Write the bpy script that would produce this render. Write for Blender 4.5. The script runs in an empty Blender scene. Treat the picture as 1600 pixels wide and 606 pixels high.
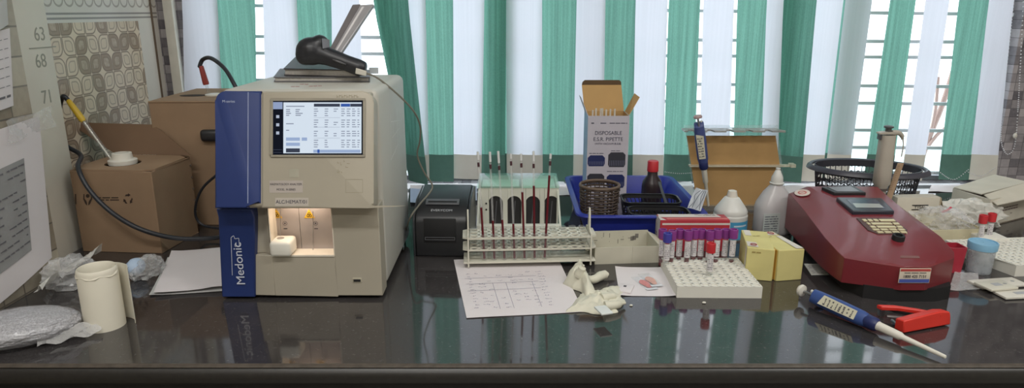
import bpy, bmesh, math, random
from mathutils import Vector, Matrix, Euler, noise as mnoise
rnd = random.Random(7)
PI = math.pi
SC = bpy.context.scene
COL = SC.collection
# ------------------------------------------------------------------ camera model (1600 x 606 frame)
FPX, TILT, CAMH = 1068.0, math.radians(15), .477
def ray(u, v):
    a, b = (u-800)/FPX, (v-303)/FPX
    return Vector((a, math.cos(TILT)-b*math.sin(TILT), -math.sin(TILT)-b*math.cos(TILT)))
EYE = Vector((0, 0, CAMH))
def at(u, v, z=0.0):
    r = ray(u, v); return EYE + r*((z-CAMH)/r.z)
def aty(u, v, y):
    r = ray(u, v); return EYE + r*(y/r.y)
def atx(u, v, x):
    r = ray(u, v); return EYE + r*(x/r.x)
def hit(u, v, p, n):
    r = ray(u, v); return EYE + r*((Vector(p)-EYE).dot(Vector(n))/r.dot(Vector(n)))
# ------------------------------------------------------------------ mesh builder
class B:
    def __init__(s, M=None):
        s.bm = bmesh.new(); s.M = M or Matrix.Identity(4); s.mi = 0
    def v(s, p): return s.bm.verts.new(s.M @ Vector(p))
    def f(s, vs):
        try:
            q = s.bm.faces.new(vs); q.material_index = s.mi; return q
        except ValueError: return None
    def poly(s, pts): return s.f([s.v(p) for p in pts])
    def box(s, x0, x1, y0, y1, z0, z1, bev=0, seg=2):
        c = [s.v(p) for p in ((x0,y0,z0),(x1,y0,z0),(x1,y1,z0),(x0,y1,z0),(x0,y0,z1),(x1,y0,z1),(x1,y1,z1),(x0,y1,z1))]
        fs = [s.f([c[i] for i in q]) for q in ((3,2,1,0),(4,5,6,7),(0,1,5,4),(1,2,6,5),(2,3,7,6),(3,0,4,7))]
        if bev:
            ed = {e for q in fs for e in q.edges}
            bmesh.ops.bevel(s.bm, geom=list(ed), offset=bev, segments=seg, profile=.5, affect='EDGES')
        return s
    def hexa(s, low, high):                       # two loops of points joined
        a = [s.v(p) for p in low]; b = [s.v(p) for p in high]; n = len(a)
        s.f(a[::-1]); s.f(b)
        for i in range(n): s.f([a[i], a[(i+1)%n], b[(i+1)%n], b[i]])
        return s
    def prism(s, pts, ext):                       # 3-d polygon extruded along a vector
        ext = Vector(ext); return s.hexa(pts, [Vector(p)+ext for p in pts])
    def loft(s, loops, cap0=True, cap1=True, close=True):
        vs = [[s.v(p) for p in l] for l in loops]; n = len(vs[0])
        for a, b in zip(vs, vs[1:]):
            for i in range(n if close else n-1): s.f([a[i], a[(i+1)%n], b[(i+1)%n], b[i]])
        if cap0: s.f(vs[0][::-1])
        if cap1: s.f(vs[-1])
        return s
    def lathe(s, prof, seg=24, c=(0,0,0), cap0=False, cap1=False, sx=1, sy=1):
        loops = [[(c[0]+r*sx*math.cos(2*PI*i/seg), c[1]+r*sy*math.sin(2*PI*i/seg), c[2]+z) for i in range(seg)] for r, z in prof]
        return s.loft(loops, cap0, cap1)
    def tube(s, pts, r, seg=8, sm=0, caps=True):
        pts = [Vector(p) for p in pts]
        if sm: pts = crom(pts, sm)
        n = len(pts); rs = r if isinstance(r, (list, tuple)) else [r]*n
        if len(rs) != n: rs = [rs[min(len(rs)-1, int(i*len(rs)/n))] for i in range(n)]
        t = (pts[1]-pts[0]).normalized(); ref = Vector((0,0,1)) if abs(t.z) < .9 else Vector((1,0,0))
        nn = t.cross(ref).normalized(); loops = []
        for i in range(n):
            t = (pts[min(i+1,n-1)]-pts[max(i-1,0)]).normalized()
            nn = (nn - t*nn.dot(t)).normalized(); b = t.cross(nn)
            loops.append([pts[i]+(nn*math.cos(2*PI*k/seg)+b*math.sin(2*PI*k/seg))*rs[i] for k in range(seg)])
        return s.loft(loops, caps, caps)
    def ball(s, c, rx, ry=None, rz=None, seg=16):
        ry = ry or rx; rz = rz or rx
        n = seg//2; loops = []
        for j in range(1, n):
            a = PI*j/n; loops.append([(c[0]+rx*math.sin(a)*math.cos(2*PI*i/seg), c[1]+ry*math.sin(a)*math.sin(2*PI*i/seg), c[2]-rz*math.cos(a)) for i in range(seg)])
        vs = [[s.v(p) for p in l] for l in loops]; bo = s.v((c[0],c[1],c[2]-rz)); to = s.v((c[0],c[1],c[2]+rz))
        for a, b in zip(vs, vs[1:]):
            for i in range(seg): s.f([a[i], a[(i+1)%seg], b[(i+1)%seg], b[i]])
        for i in range(seg):
            s.f([bo, vs[0][(i+1)%seg], vs[0][i]]); s.f([to, vs[-1][i], vs[-1][(i+1)%seg]])
        return s
    def grid(s, fn, nx, ny):                      # fn(i/nx, j/ny) -> point
        vs = [[s.v(fn(i/nx, j/ny)) for i in range(nx+1)] for j in range(ny+1)]
        for j in range(ny):
            for i in range(nx): s.f([vs[j][i], vs[j][i+1], vs[j+1][i+1], vs[j+1][i]])
        return s
    def holed(s, x0, x1, y0, y1, z0, z1, nx, ny, r, through=True, depth=.02, n=16):
        cw, ch = (x1-x0)/nx, (y1-y0)/ny
        for j in range(ny):
            for i in range(nx):
                cx, cy = x0+(i+.5)*cw, y0+(j+.5)*ch
                sq, ci = [], []
                for k in range(n):
                    a = 2*PI*(k+.5)/n; c_, s_ = math.cos(a), math.sin(a)
                    m = max(abs(c_), abs(s_)); sq.append((cx+c_/m*cw/2, cy+s_/m*ch/2)); ci.append((cx+c_*r, cy+s_*r))
                zb = z0 if through else z1-depth
                A = [s.v((*p, z1)) for p in sq]; C = [s.v((*p, z1)) for p in ci]; D = [s.v((*p, zb)) for p in ci]
                for k in range(n):
                    k2 = (k+1) % n
                    s.f([A[k], A[k2], C[k2], C[k]]); s.f([C[k], C[k2], D[k2], D[k]])
                if through:
                    E_ = [s.v((*p, z0)) for p in sq]
                    for k in range(n): s.f([E_[(k+1)%n], E_[k], D[k], D[(k+1)%n]])
                else: s.f(D)
        q = lambda *p: s.poly(p)
        q((x0,y0,z0),(x1,y0,z0),(x1,y0,z1),(x0,y0,z1)); q((x1,y1,z0),(x0,y1,z0),(x0,y1,z1),(x1,y1,z1))
        q((x0,y1,z0),(x0,y0,z0),(x0,y0,z1),(x0,y1,z1)); q((x1,y0,z0),(x1,y1,z0),(x1,y1,z1),(x1,y0,z1))
        if not through: q((x0,y1,z0),(x1,y1,z0),(x1,y0,z0),(x0,y0,z0))
        return s
def crom(p, k):
    out = []
    for i in range(len(p)-1):
        a, b, c, d = p[max(i-1,0)], p[i], p[i+1], p[min(i+2,len(p)-1)]
        for j in range(k):
            t = j/k; out.append(.5*((2*b)+(c-a)*t+(2*a-5*b+4*c-d)*t*t+(3*b-a-3*c+d)*t**3))
    return out+[p[-1]]
def obj(name, b, mats, parent=None, smooth=40, bevel=0, weld=True, loc=None, rot=None, solid=0):
    bm = b.bm
    if weld: bmesh.ops.remove_doubles(bm, verts=bm.verts, dist=1e-6)
    bmesh.ops.recalc_face_normals(bm, faces=bm.faces)
    me = bpy.data.meshes.new(name); bm.to_mesh(me); bm.free()
    for m in (mats if isinstance(mats, (list, tuple)) else [mats]): me.materials.append(m)
    if smooth:
        me.polygons.foreach_set('use_smooth', [True]*len(me.polygons)); me.set_sharp_from_angle(angle=math.radians(smooth))
    o = bpy.data.objects.new(name, me); COL.objects.link(o)
    if parent: o.parent = parent
    if loc: o.location = loc
    if rot: o.rotation_euler = rot
    if solid:
        m = o.modifiers.new('thickness', 'SOLIDIFY'); m.thickness = solid; m.offset = 0; m2 = o.modifiers.new('split', 'EDGE_SPLIT'); m2.split_angle = math.radians(60)
    if bevel:
        m = o.modifiers.new('bevel', 'BEVEL'); m.width = bevel; m.segments = 2; m.limit_method = 'ANGLE'; m.angle_limit = math.radians(40)
    return o
def lab(o, label, cat=None, group=None):
    o['label'] = label
    if cat: o['category'] = cat
    if group: o['group'] = group
    return o
def thing(name, label, cat, loc=(0,0,0), rz=0, group=None, rot=None):
    o = bpy.data.objects.new(name, None); COL.objects.link(o); o.empty_display_size = .02
    o.location = loc; o.rotation_euler = rot or (0,0,rz)
    return lab(o, label, cat, group)
def struct(name, b, m, parent=None, **k):
    o = obj(name, b, m, parent, **k); o['kind'] = 'structure'; return o
def text(body, size, m, parent, loc, rot=(PI/2,0,0), name='lettering', align='CENTER', sx=1.0, ext=.0002, mw=None):
    c = bpy.data.curves.new(name, 'FONT'); c.body = body; c.size = size; c.align_x = align; c.align_y = 'CENTER'; c.extrude = ext
    t = bpy.data.objects.new(name, c); COL.objects.link(t)
    bpy.context.view_layer.update()
    me = bpy.data.meshes.new_from_object(t.evaluated_get(bpy.context.evaluated_depsgraph_get()))
    bpy.data.objects.remove(t); me.name = name; me.materials.clear(); me.materials.append(m)
    for v in me.vertices: v.co.x *= sx
    o = bpy.data.objects.new(name, me); COL.objects.link(o); o.parent = parent
    if mw is not None: o.matrix_local = mw
    else: o.location = loc; o.rotation_euler = rot
    return o
def scrib(b, x0, x1, y0, y1, rows, h, M=None, gap=.25, seed=1, dash=(.004,.014), z=.0003):   # rows of unreadable print, as thin raised strips
    r = random.Random(seed); old = b.M
    if M is not None: b.M = M
    for k in range(rows):
        y = y1-(y1-y0)*(k+.5)/rows; x = x0
        while x < x1-.002:
            w = min(r.uniform(*dash), x1-x)
            if r.random() > gap: b.poly(((x,y-h/2,z),(x+w,y-h/2,z),(x+w,y+h/2,z),(x,y+h/2,z)))
            x += w+.0015
    b.M = old; return b
def remesh(b, voxel=.002, it=6, noise_amp=0, noise_scale=40, seed=0):
    me = bpy.data.meshes.new('t'); bmesh.ops.recalc_face_normals(b.bm, faces=b.bm.faces); b.bm.to_mesh(me); b.bm.free()
    o = bpy.data.objects.new('t', me); COL.objects.link(o)
    m = o.modifiers.new('r', 'REMESH'); m.mode = 'VOXEL'; m.voxel_size = voxel
    if it:
        m = o.modifiers.new('s', 'SMOOTH'); m.factor = .5; m.iterations = it
    bpy.context.view_layer.update()
    r = bpy.data.meshes.new_from_object(o.evaluated_get(bpy.context.evaluated_depsgraph_get()))
    bpy.data.objects.remove(o)
    nb = B(); nb.bm.from_mesh(r); bpy.data.meshes.remove(r)
    if noise_amp:
        nb.bm.normal_update()
        for v in nb.bm.verts:
            p = v.co*noise_scale+Vector((seed, seed*2, 0))
            n = 1-2*abs(mnoise.noise(p)); n2 = mnoise.noise(p*2.3)
            v.co += v.normal*noise_amp*(n*.8+n2*.4-.4)
    return nb
# ------------------------------------------------------------------ materials
def lin(c): c /= 255; return c/12.92 if c <= .04045 else ((c+.055)/1.055)**2.4
GAIN = 1.1
MATS = {}
def rgb(c, g=GAIN): return tuple(min(.86, lin(x)*g) for x in c)+(1,)
class NT:
    def __init__(s, name):
        s.m = bpy.data.materials.new(name); s.m.use_nodes = True; s.t = s.m.node_tree; s.t.nodes.clear()
        s.out = s.n('ShaderNodeOutputMaterial')
    def n(s, ty, **k):
        q = s.t.nodes.new(ty)
        for a, b in k.items(): setattr(q, a, b)
        return q
    def l(s, a, b): s.t.links.new(a, b)
    def math(s, op, a, b=None, c=None):
        q = s.n('ShaderNodeMath', operation=op)
        for i, x in enumerate((a, b, c)):
            if x is None: continue
            if isinstance(x, (int, float)): q.inputs[i].default_value = x
            else: s.l(x, q.inputs[i])
        return q.outputs[0]
    def mix(s, f, a, b):
        q = s.n('ShaderNodeMix', data_type='RGBA')
        for i, x in ((0, f), (6, a), (7, b)):
            if isinstance(x, (int, float)): q.inputs[i].default_value = x
            elif isinstance(x, tuple): q.inputs[i].default_value = x
            else: s.l(x, q.inputs[i])
        return q.outputs[2]
    def coord(s, scale=1):
        g = s.n('ShaderNodeTexCoord'); mp = s.n('ShaderNodeMapping'); s.l(g.outputs['Object'], mp.inputs[0])
        mp.inputs['Scale'].default_value = (scale,)*3 if isinstance(scale, (int, float)) else scale
        return mp.outputs[0]
    def noise(s, scale, detail=4, rough=.5, co=None):
        q = s.n('ShaderNodeTexNoise'); q.inputs['Scale'].default_value = scale; q.inputs['Detail'].default_value = detail; q.inputs['Roughness'].default_value = rough
        s.l(co or s.coord(), q.inputs['Vector']); return q.outputs[0]
    def princ(s, **k):
        q = s.n('ShaderNodeBsdfPrincipled')
        for a, b in k.items():
            i = q.inputs[a.replace('_', ' ')]
            if isinstance(b, (int, float, tuple)): i.default_value = b
            else: s.l(b, i)
        return q
    def bump(s, h, strength=.2, dist=.001):
        q = s.n('ShaderNodeBump'); q.inputs['Strength'].default_value = strength; q.inputs['Distance'].default_value = dist; s.l(h, q.inputs['Height']); return q.outputs[0]
    def done(s, sh): s.l(sh, s.out.inputs[0]); return s.m
def M(name, c, rough=.5, var=.06, ns=25, metal=0, spec=.5, bump=0, bs=200, coat=0):
    if name in MATS: return MATS[name]
    t = NT(name); col = rgb(c)
    dk = tuple(x*(1-var*2) for x in col[:3])+(1,)
    nz = t.noise(ns, 5)
    r = t.n('ShaderNodeMapRange'); r.inputs[1].default_value = .3; r.inputs[2].default_value = .7; t.l(nz, r.inputs[0])
    p = t.princ(Base_Color=t.mix(r.outputs[0], dk, col), Roughness=rough, Metallic=metal, Specular_IOR_Level=spec, Coat_Weight=coat, Coat_Roughness=.08)
    if bump: t.l(t.bump(t.noise(bs, 3), bump), p.inputs['Normal'])
    MATS[name] = t.done(p.outputs[0]); return MATS[name]
def GLASS(name, tint=(1,1,1), haze=.05, hazecol=(230,235,235), rough=.05, gl=1.0):      # thin clear sheet or film
    if name in MATS: return MATS[name]
    t = NT(name); tr = t.n('ShaderNodeBsdfTransparent'); tr.inputs[0].default_value = (*tint, 1)
    g = t.n('ShaderNodeBsdfGlossy'); g.inputs['Roughness'].default_value = rough
    d = t.n('ShaderNodeBsdfDiffuse'); d.inputs[0].default_value = rgb(hazecol)
    fr = t.n('ShaderNodeFresnel'); fr.inputs[0].default_value = 1.45
    m1 = t.n('ShaderNodeMixShader'); m2 = t.n('ShaderNodeMixShader')
    t.l(t.math('MULTIPLY', t.math('ADD', t.noise(60), .6), haze*.95), m1.inputs[0]); t.l(tr.outputs[0], m1.inputs[1]); t.l(d.outputs[0], m1.inputs[2])
    bf = t.n('ShaderNodeNewGeometry'); t.l(t.math('MULTIPLY', t.math('MULTIPLY', fr.outputs[0], gl), t.math('SUBTRACT', 1, bf.outputs['Backfacing'])), m2.inputs[0]); t.l(m1.outputs[0], m2.inputs[1]); t.l(g.outputs[0], m2.inputs[2])
    MATS[name] = t.done(m2.outputs[0]); return MATS[name]
def TRANSL(name, c, tc, w=.5, ribs=True):          # woven blind cloth that lets daylight through
    t = NT(name); co = t.coord((150, 150, 1.5))
    nz = t.noise(1, 3, .6, co); nz2 = t.noise(1, 2, .5, t.coord((900, 900, 200)))
    k = t.math('ADD', t.math('MULTIPLY', nz, .7), t.math('MULTIPLY', nz2, .3))
    r = t.n('ShaderNodeMapRange'); r.inputs[1].default_value = .35; r.inputs[2].default_value = .65; t.l(k, r.inputs[0])
    a = .62 if ribs else .95
    d = t.n('ShaderNodeBsdfDiffuse'); q = t.n('ShaderNodeBsdfTranslucent')
    cc = rgb(c); tt = rgb(tc, 1.0)
    t.l(t.mix(r.outputs[0], tuple(x*a for x in cc[:3])+(1,), cc), d.inputs[0]); t.l(t.mix(r.outputs[0], tuple(x*a for x in tt[:3])+(1,), tt), q.inputs[0])
    m = t.n('ShaderNodeMixShader'); m.inputs[0].default_value = w; t.l(d.outputs[0], m.inputs[1]); t.l(q.outputs[0], m.inputs[2])
    return t.done(m.outputs[0])
def EMIT(name, c, s):
    if name in MATS: return MATS[name]
    t = NT(name); e = t.n('ShaderNodeEmission'); e.inputs[0].default_value = rgb(c, 1); e.inputs[1].default_value = s
    MATS[name] = t.done(e.outputs[0]); return MATS[name]
def granite():
    t = NT('polished_black_granite'); v = t.n('ShaderNodeTexVoronoi'); v.inputs['Scale'].default_value = 420; t.l(t.coord(), v.inputs['Vector'])
    sp = t.math('GREATER_THAN', t.noise(160, 6, .7), .62)
    base = t.mix(t.noise(30, 5), rgb((44,42,43)), rgb((64,61,61)))
    col = t.mix(t.math('MULTIPLY', sp, .55), base, rgb((92,90,90)))
    col2 = t.mix(t.math('MULTIPLY', t.math('LESS_THAN', v.outputs['Distance'], .10), .5), col, rgb((120,118,115)))
    rg = t.math('ADD', t.math('MULTIPLY', t.noise(9, 5), .06), .035)
    return t.done(t.princ(Base_Color=col2, Roughness=rg, Specular_IOR_Level=.85).outputs[0])
def wall_tile():                                    # embossed cream tile with leaf-cornered rings, in the wall's own y-z plane
    t = NT('embossed_leaf_tile'); g = t.n('ShaderNodeTexCoord'); s = t.n('ShaderNodeSeparateXYZ'); t.l(g.outputs['Object'], s.inputs[0])
    C = .0435
    def cell(o, off=0):
        q = t.math('DIVIDE', t.math('ADD', o, off), C); fl = t.math('FLOOR', q); return t.math('SUBTRACT', t.math('SUBTRACT', q, fl), .5), fl
    y, iy = cell(s.outputs[1], 10); z, iz = cell(s.outputs[2], 10.015)
    wn = t.n('ShaderNodeTexWhiteNoise', noise_dimensions='2D'); cb = t.n('ShaderNodeCombineXYZ'); t.l(iy, cb.inputs[0]); t.l(iz, cb.inputs[1]); t.l(cb.outputs[0], wn.inputs['Vector'])
    par = t.math('SUBTRACT', t.math('MULTIPLY', t.math('MODULO', t.math('ADD', iy, t.math('MULTIPLY', iz, 1)), 2), 2), 1)
    def sd(half, rad):
        ay, az = t.math('ABSOLUTE', y), t.math('ABSOLUTE', z)
        sg = t.math('MULTIPLY', t.math('MULTIPLY', y, z), par)
        r = t.math('ADD', t.math('MULTIPLY', t.math('GREATER_THAN', sg, 0), rad-.05), .05)
        qy = t.math('ADD', t.math('SUBTRACT', ay, half), r); qz = t.math('ADD', t.math('SUBTRACT', az, half), r)
        my, mz = t.math('MAXIMUM', qy, 0), t.math('MAXIMUM', qz, 0)
        ln = t.math('SQRT', t.math('ADD', t.math('MULTIPLY', my, my), t.math('MULTIPLY', mz, mz)))
        ins = t.math('MINIMUM', t.math('MAXIMUM', qy, qz), 0)
        return t.math('SUBTRACT', t.math('ADD', ln, ins), r)
    d1 = sd(.455, .40); d2 = sd(.26, .24)
    ring = t.math('LESS_THAN', t.math('ABSOLUTE', d1), .035)
    inn = t.math('LESS_THAN', d1, 0); inn2 = t.math('LESS_THAN', d2, 0); ring2 = t.math('LESS_THAN', t.math('ABSOLUTE', d2), .035)
    dark = t.math('GREATER_THAN', wn.outputs[0], .5)
    nz = t.noise(90, 4)
    cr, bw, ln_ = rgb((220,204,182)), rgb((134,112,94)), rgb((124,106,92))
    c = t.mix(t.math('MULTIPLY', inn, t.math('MULTIPLY', dark, .75)), cr, bw)
    c = t.mix(t.math('MULTIPLY', inn2, t.math('ADD', .15, t.math('MULTIPLY', dark, .75))), c, t.mix(nz, bw, cr))
    c = t.mix(t.math('MULTIPLY', ring, .8), c, ln_); c = t.mix(t.math('MULTIPLY', ring2, .5), c, ln_)
    tm = t.math('MULTIPLY', t.math('LESS_THAN', s.outputs[2], .452), t.math('LESS_THAN', s.outputs[1], 1.80))
    # border band with scallops above, plain glazed tile beyond
    zz = s.outputs[2]
    st = t.math('LESS_THAN', t.math('ABSOLUTE', t.math('SUBTRACT', t.math('ABSOLUTE', t.math('SUBTRACT', zz, .466)), .005)), .0022)
    by = t.math('SUBTRACT', t.math('FRACT', t.math('DIVIDE', s.outputs[1], .036)), .5); bz = t.math('DIVIDE', t.math('SUBTRACT', zz, .502), .036)
    rr = t.math('SQRT', t.math('ADD', t.math('MULTIPLY', by, by), t.math('MULTIPLY', bz, bz)))
    sc = t.math('MULTIPLY', t.math('LESS_THAN', t.math('ABSOLUTE', t.math('SUBTRACT', rr, .42)), .06), t.math('GREATER_THAN', zz, .482))
    pl = t.mix(t.noise(14, 4), rgb((206,202,194)), rgb((222,218,210)))
    up = t.mix(t.math('MULTIPLY', st, .7), pl, rgb((96,92,92))); up = t.mix(t.math('MULTIPLY', sc, .55), up, rgb((110,98,84)))
    p = t.princ(Base_Color=t.mix(tm, up, c), Roughness=.22)
    h = t.math('MULTIPLY', tm, t.math('SUBTRACT', 1, t.math('MAXIMUM', ring, t.math('MULTIPLY', ring2, .6))))
    t.l(t.bump(h, .35, .002), p.inputs['Normal']); return t.done(p.outputs[0])
def mosaic(name, ax, cell=.026, cols=((70,68,78),(150,146,150)), rough=.25, ch=None):
    t = NT(name); g = t.n('ShaderNodeTexCoord'); s = t.n('ShaderNodeSeparateXYZ'); t.l(g.outputs['Object'], s.inputs[0])
    def cl(o, c): q = t.math('DIVIDE', t.math('ADD', o, 10), c); fl = t.math('FLOOR', q); return t.math('SUBTRACT', q, fl), fl
    a, ia = cl(s.outputs[ax], cell); b, ib = cl(s.outputs[2], ch or cell*.92)
    cb = t.n('ShaderNodeCombineXYZ'); t.l(ia, cb.inputs[0]); t.l(ib, cb.inputs[1]); wn = t.n('ShaderNodeTexWhiteNoise', noise_dimensions='2D'); t.l(cb.outputs[0], wn.inputs['Vector'])
    v = t.math('MULTIPLY', t.math('ADD', wn.outputs[0], t.math('MULTIPLY', t.noise(70, 5), .6)), .66)
    c = t.mix(v, rgb(cols[0]), rgb(cols[1]))
    gr = t.math('MAXIMUM', t.math('LESS_THAN', a, .06), t.math('LESS_THAN', b, .06))
    return t.done(t.princ(Base_Color=t.mix(t.math('MULTIPLY', gr, .6), c, rgb((60,58,60))), Roughness=rough).outputs[0])
CARD = M('brown_cardboard', (146,120,95), .8, .08, 12, bump=.05)
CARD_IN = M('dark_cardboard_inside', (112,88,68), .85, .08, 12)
WHITE = M('white_plastic', (212,208,198), .4, .03)
OFFW = M('off_white_plastic', (205,202,188), .45, .05)
BLACK = M('black_plastic', (38,38,41), .4, .06)
BLACKM = M('matte_black', (26,26,28), .6, .08)
PAPER = M('white_paper', (216,210,212), .8, .02, 8)
PAPERB = M('greyish_paper', (190,190,188), .8, .03, 8)
INK = M('dark_ink', (60,58,66), .7)
INKG = M('grey_ink', (108,106,112), .8)
INKF = M('faint_ink', (160,156,166), .8)
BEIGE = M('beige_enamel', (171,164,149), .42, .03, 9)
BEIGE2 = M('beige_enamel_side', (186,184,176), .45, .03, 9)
BLUE = M('royal_blue_plastic', (38,56,112), .4, .05)
NAVY = M('dark_blue_plastic', (34,44,92), .4, .06)
TUBB = M('cobalt_blue_plastic', (42,54,150), .38, .05)
STEEL = M('steel', (170,170,172), .3, .05, metal=1)
FOAM = M('white_foam', (214,212,203), .85, .02, 60, bump=.06, bs=500)
YEL = M('pale_yellow_card', (206,196,132), .7, .05)
YELD = M('amber_card_edge', (200,160,72), .7, .05)
RED = M('dark_red_shell', (116,38,45), .36, .05, 8, coat=.25)
REDB = M('bright_red_plastic', (205,52,42), .35, .05)
REDC = M('red_cap', (188,42,50), .45, .05)
PURP = M('purple_cap', (128,52,128), .45, .06)
BCAP = M('blue_cap', (62,58,150), .45, .06)
BLOOD = M('dark_blood', (92,16,28), .3, .05)
BLOODL = M('blood_smear', (214,140,138), .5, .12, 300)
LATEX = M('cream_latex', (211,208,191), .55, .05, 60)
GL = GLASS('clear_glass', (.97,.98,.98), .06, gl=.7)
GLT = GLASS('tube_glass', (.96,.965,.96), .07, gl=.6)
FILM = GLASS('clear_film', (.97,.97,.97), .26, (235,235,238), .2, .55)
FILM2 = GLASS('milky_film', (.95,.95,.95), .55, (228,226,220), .3, .5)
GREENG = GLASS('green_tinted_glass', (.88,.96,.92), .2, (200,225,215), .03)
# ------------------------------------------------------------------ SETTING
GRAN = granite()
XL, XR, YB = -.955, 1.75, 1.90
FRONT = .85
ct = thing('countertop', 'long polished black granite countertop under the window', 'countertop', (0, FRONT, 0))
b = B(); b.prism([(x,y-FRONT,-.03) for x, y in ((-.843,FRONT+.012),(2.69,FRONT+.012),(2.69,YB-.001),(-.954,YB-.001),(-.954,1.368),(-.897,1.368),(-.897,1.203),(-.843,1.203))], (0,0,.03)); obj('slab', b, GRAN, ct)
b = B(); b.prism([(-.843, .016+.016*math.cos(a), -.016+.016*math.sin(a)) for a in [PI/2+PI*i/10 for i in range(11)]], (3.53,0,0)); lab(obj('rounded_edge', b, M('dark_granite_edge', (40,38,36), .35, .15, 120), ct), 'rounded front edge')
b = B(); b.prism([(-.843, .0135+.0165*math.cos(a), -.0155+.0165*math.sin(a)) for a in [PI*.53+PI*.15*i/6 for i in range(7)]]+[(-.843, .0135+.0155*math.cos(a), -.0155+.0155*math.sin(a)) for a in [PI*.68, PI*.53]], (3.53,0,0)); lab(obj('painted_highlight', b, M('highlight_brown_granite', (84,76,68), .5, .2, 90), ct), 'brownish highlight line painted along the front edge')  # thin brown strip standing for the highlight on the front edge
b = B(); b.box(-.843, 2.69, FRONT+.03, FRONT+.05, -.85, -.033); struct('trim_3', b, M('black_laminate', (22,22,24), .5))
WALLP = M('painted_plaster', (208,204,194), .8, .05, 5)
PIL = M('pillar_paint', (224,219,206), .6, .06, 7)
b = B(); b.box(-1.2, 2.8, -2.6, YB+.12, -.88, -.85); struct('floor', b, M('grey_floor_tile', (150,146,140), .4))
b = B(); b.box(-1.2, 2.8, -2.6, YB+.12, 1.9, 1.95); struct('ceiling', b, M('white_ceiling_paint', (225,224,220), .9))
b = B(); b.box(-1.2, XL, 1.3, YB+.12, -.85, 1.9); struct('wall_left', b, wall_tile())
b = B(); b.box(-1.2, -.845, -2.6, 1.20, -.85, 1.9); struct('wall_left_near', b, mosaic('brown_cream_tile', 1, .05, ((112,98,84),(188,180,162)), .3, .05))
b = B(); b.box(-1.2, -.898, 1.19, 1.366, -.85, 1.9, .006); struct('pillar_left', b, PIL)
b = B(); b.box(2.7, 2.8, -2.6, YB+.12, -.85, 1.9); struct('wall_right', b, WALLP)
b = B(); b.box(-1.2, 2.8, -2.7, -2.6, -.85, 1.9); struct('wall_front', b, WALLP)
WX0, WX1 = -.88, 1.375
b = B(); b.box(-1.2, WX0, YB, YB+.12, -.85, 1.9); b.box(WX1, 2.8, YB, YB+.12, -.85, 1.9); b.box(WX0, WX1, YB, YB+.12, 1.25, 1.9); b.box(WX0, WX1, YB, YB+.12, -.85, -.002)
struct('wall_back', b, mosaic('grey_mosaic_tile', 0, .026, ((52,50,62),(176,170,172))))
b = B(); b.box(-.928, -.902, YB-.02, YB+.001, .0005, 1.9, .003); struct('trim_1', b, M('cream_trim', (206,202,192), .5))
b = B(); b.box(-.9545, -.9530, YB-.034, YB-.026, .0005, 1.9); struct('trim_2', b, M('brown_joint', (112,96,80), .7))
# window with grill bars
wf = thing('window_1', 'x', 'window', (0, YB+.06, 0)); del wf['label']; del wf['category']; wf['kind'] = 'structure'
b = B(); W = .04
for a in ((WX0, WX0+W, 0, 1.25), (WX1-W, WX1, 0, 1.25), (WX0, WX1, 0, .012), (WX0, WX1, 1.21, 1.25), (.21, .25, 0, 1.25)): b.box(a[0], a[1], -.015, .015, a[2], a[3])
struct('window_frame', b, M('grey_aluminium', (150,154,160), .4, metal=.4), wf)
b = B(); b.box(WX0, WX1, .004, .007, .0, 1.25); struct('window_pane', b, GLASS('window_glass', (.97,.99,1), .01, gl=.5), wf)
b = B()
for vl, vr in ((-36,-25),(9,20),(57,64.5),(83,89),(125,134),(152,161),(195,203),(222,230),(262,269)):
    p, q = aty(405, vl, YB+.04), aty(1350, vr, YB+.04); k = (q.z-p.z)/(q.x-p.x)
    z0, z1 = p.z+k*(WX0-p.x), p.z+k*(WX1-p.x)
    b.hexa([(WX0,-.024,z0-.0045),(WX0,-.016,z0-.0045),(WX0,-.016,z0+.0045),(WX0,-.024,z0+.0045)], [(WX1,-.024,z1-.0045),(WX1,-.016,z1-.0045),(WX1,-.016,z1+.0045),(WX1,-.024,z1+.0045)])
for z0 in (.60,.645,.74,.785,.88,.925,1.02,1.065): b.box(WX0, WX1, -.024, -.016, z0-.0045, z0+.0045)
struct('window_grill', b, M('painted_grill', (215,222,230), .5), wf)
b = B(); b.box(-8, 10, YB+.2, 14, -1.4, -1.35); struct('ground', b, M('pale_concrete', (206,224,222), .9, .08, 2))
tb = thing('tree_branch', 'bare brown branch outside the window near the right', 'branch', aty(1440, 260, 3.2))
b = B(); o0 = aty(1440, 260, 3.2)
for pts, r in (([(1425,300),(1448,225),(1472,165),(1490,110)], .012), ([(1448,232),(1470,205),(1500,190)], .008), ([(1455,205),(1462,170),(1466,120)], .007)):
    b.tube([aty(u, v, 3.2+.02*i)-o0 for i, (u, v) in enumerate(pts)], r, 6, 4)
obj('branch_wood', b, M('pale_bark', (176,150,140), .9), tb)
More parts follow.
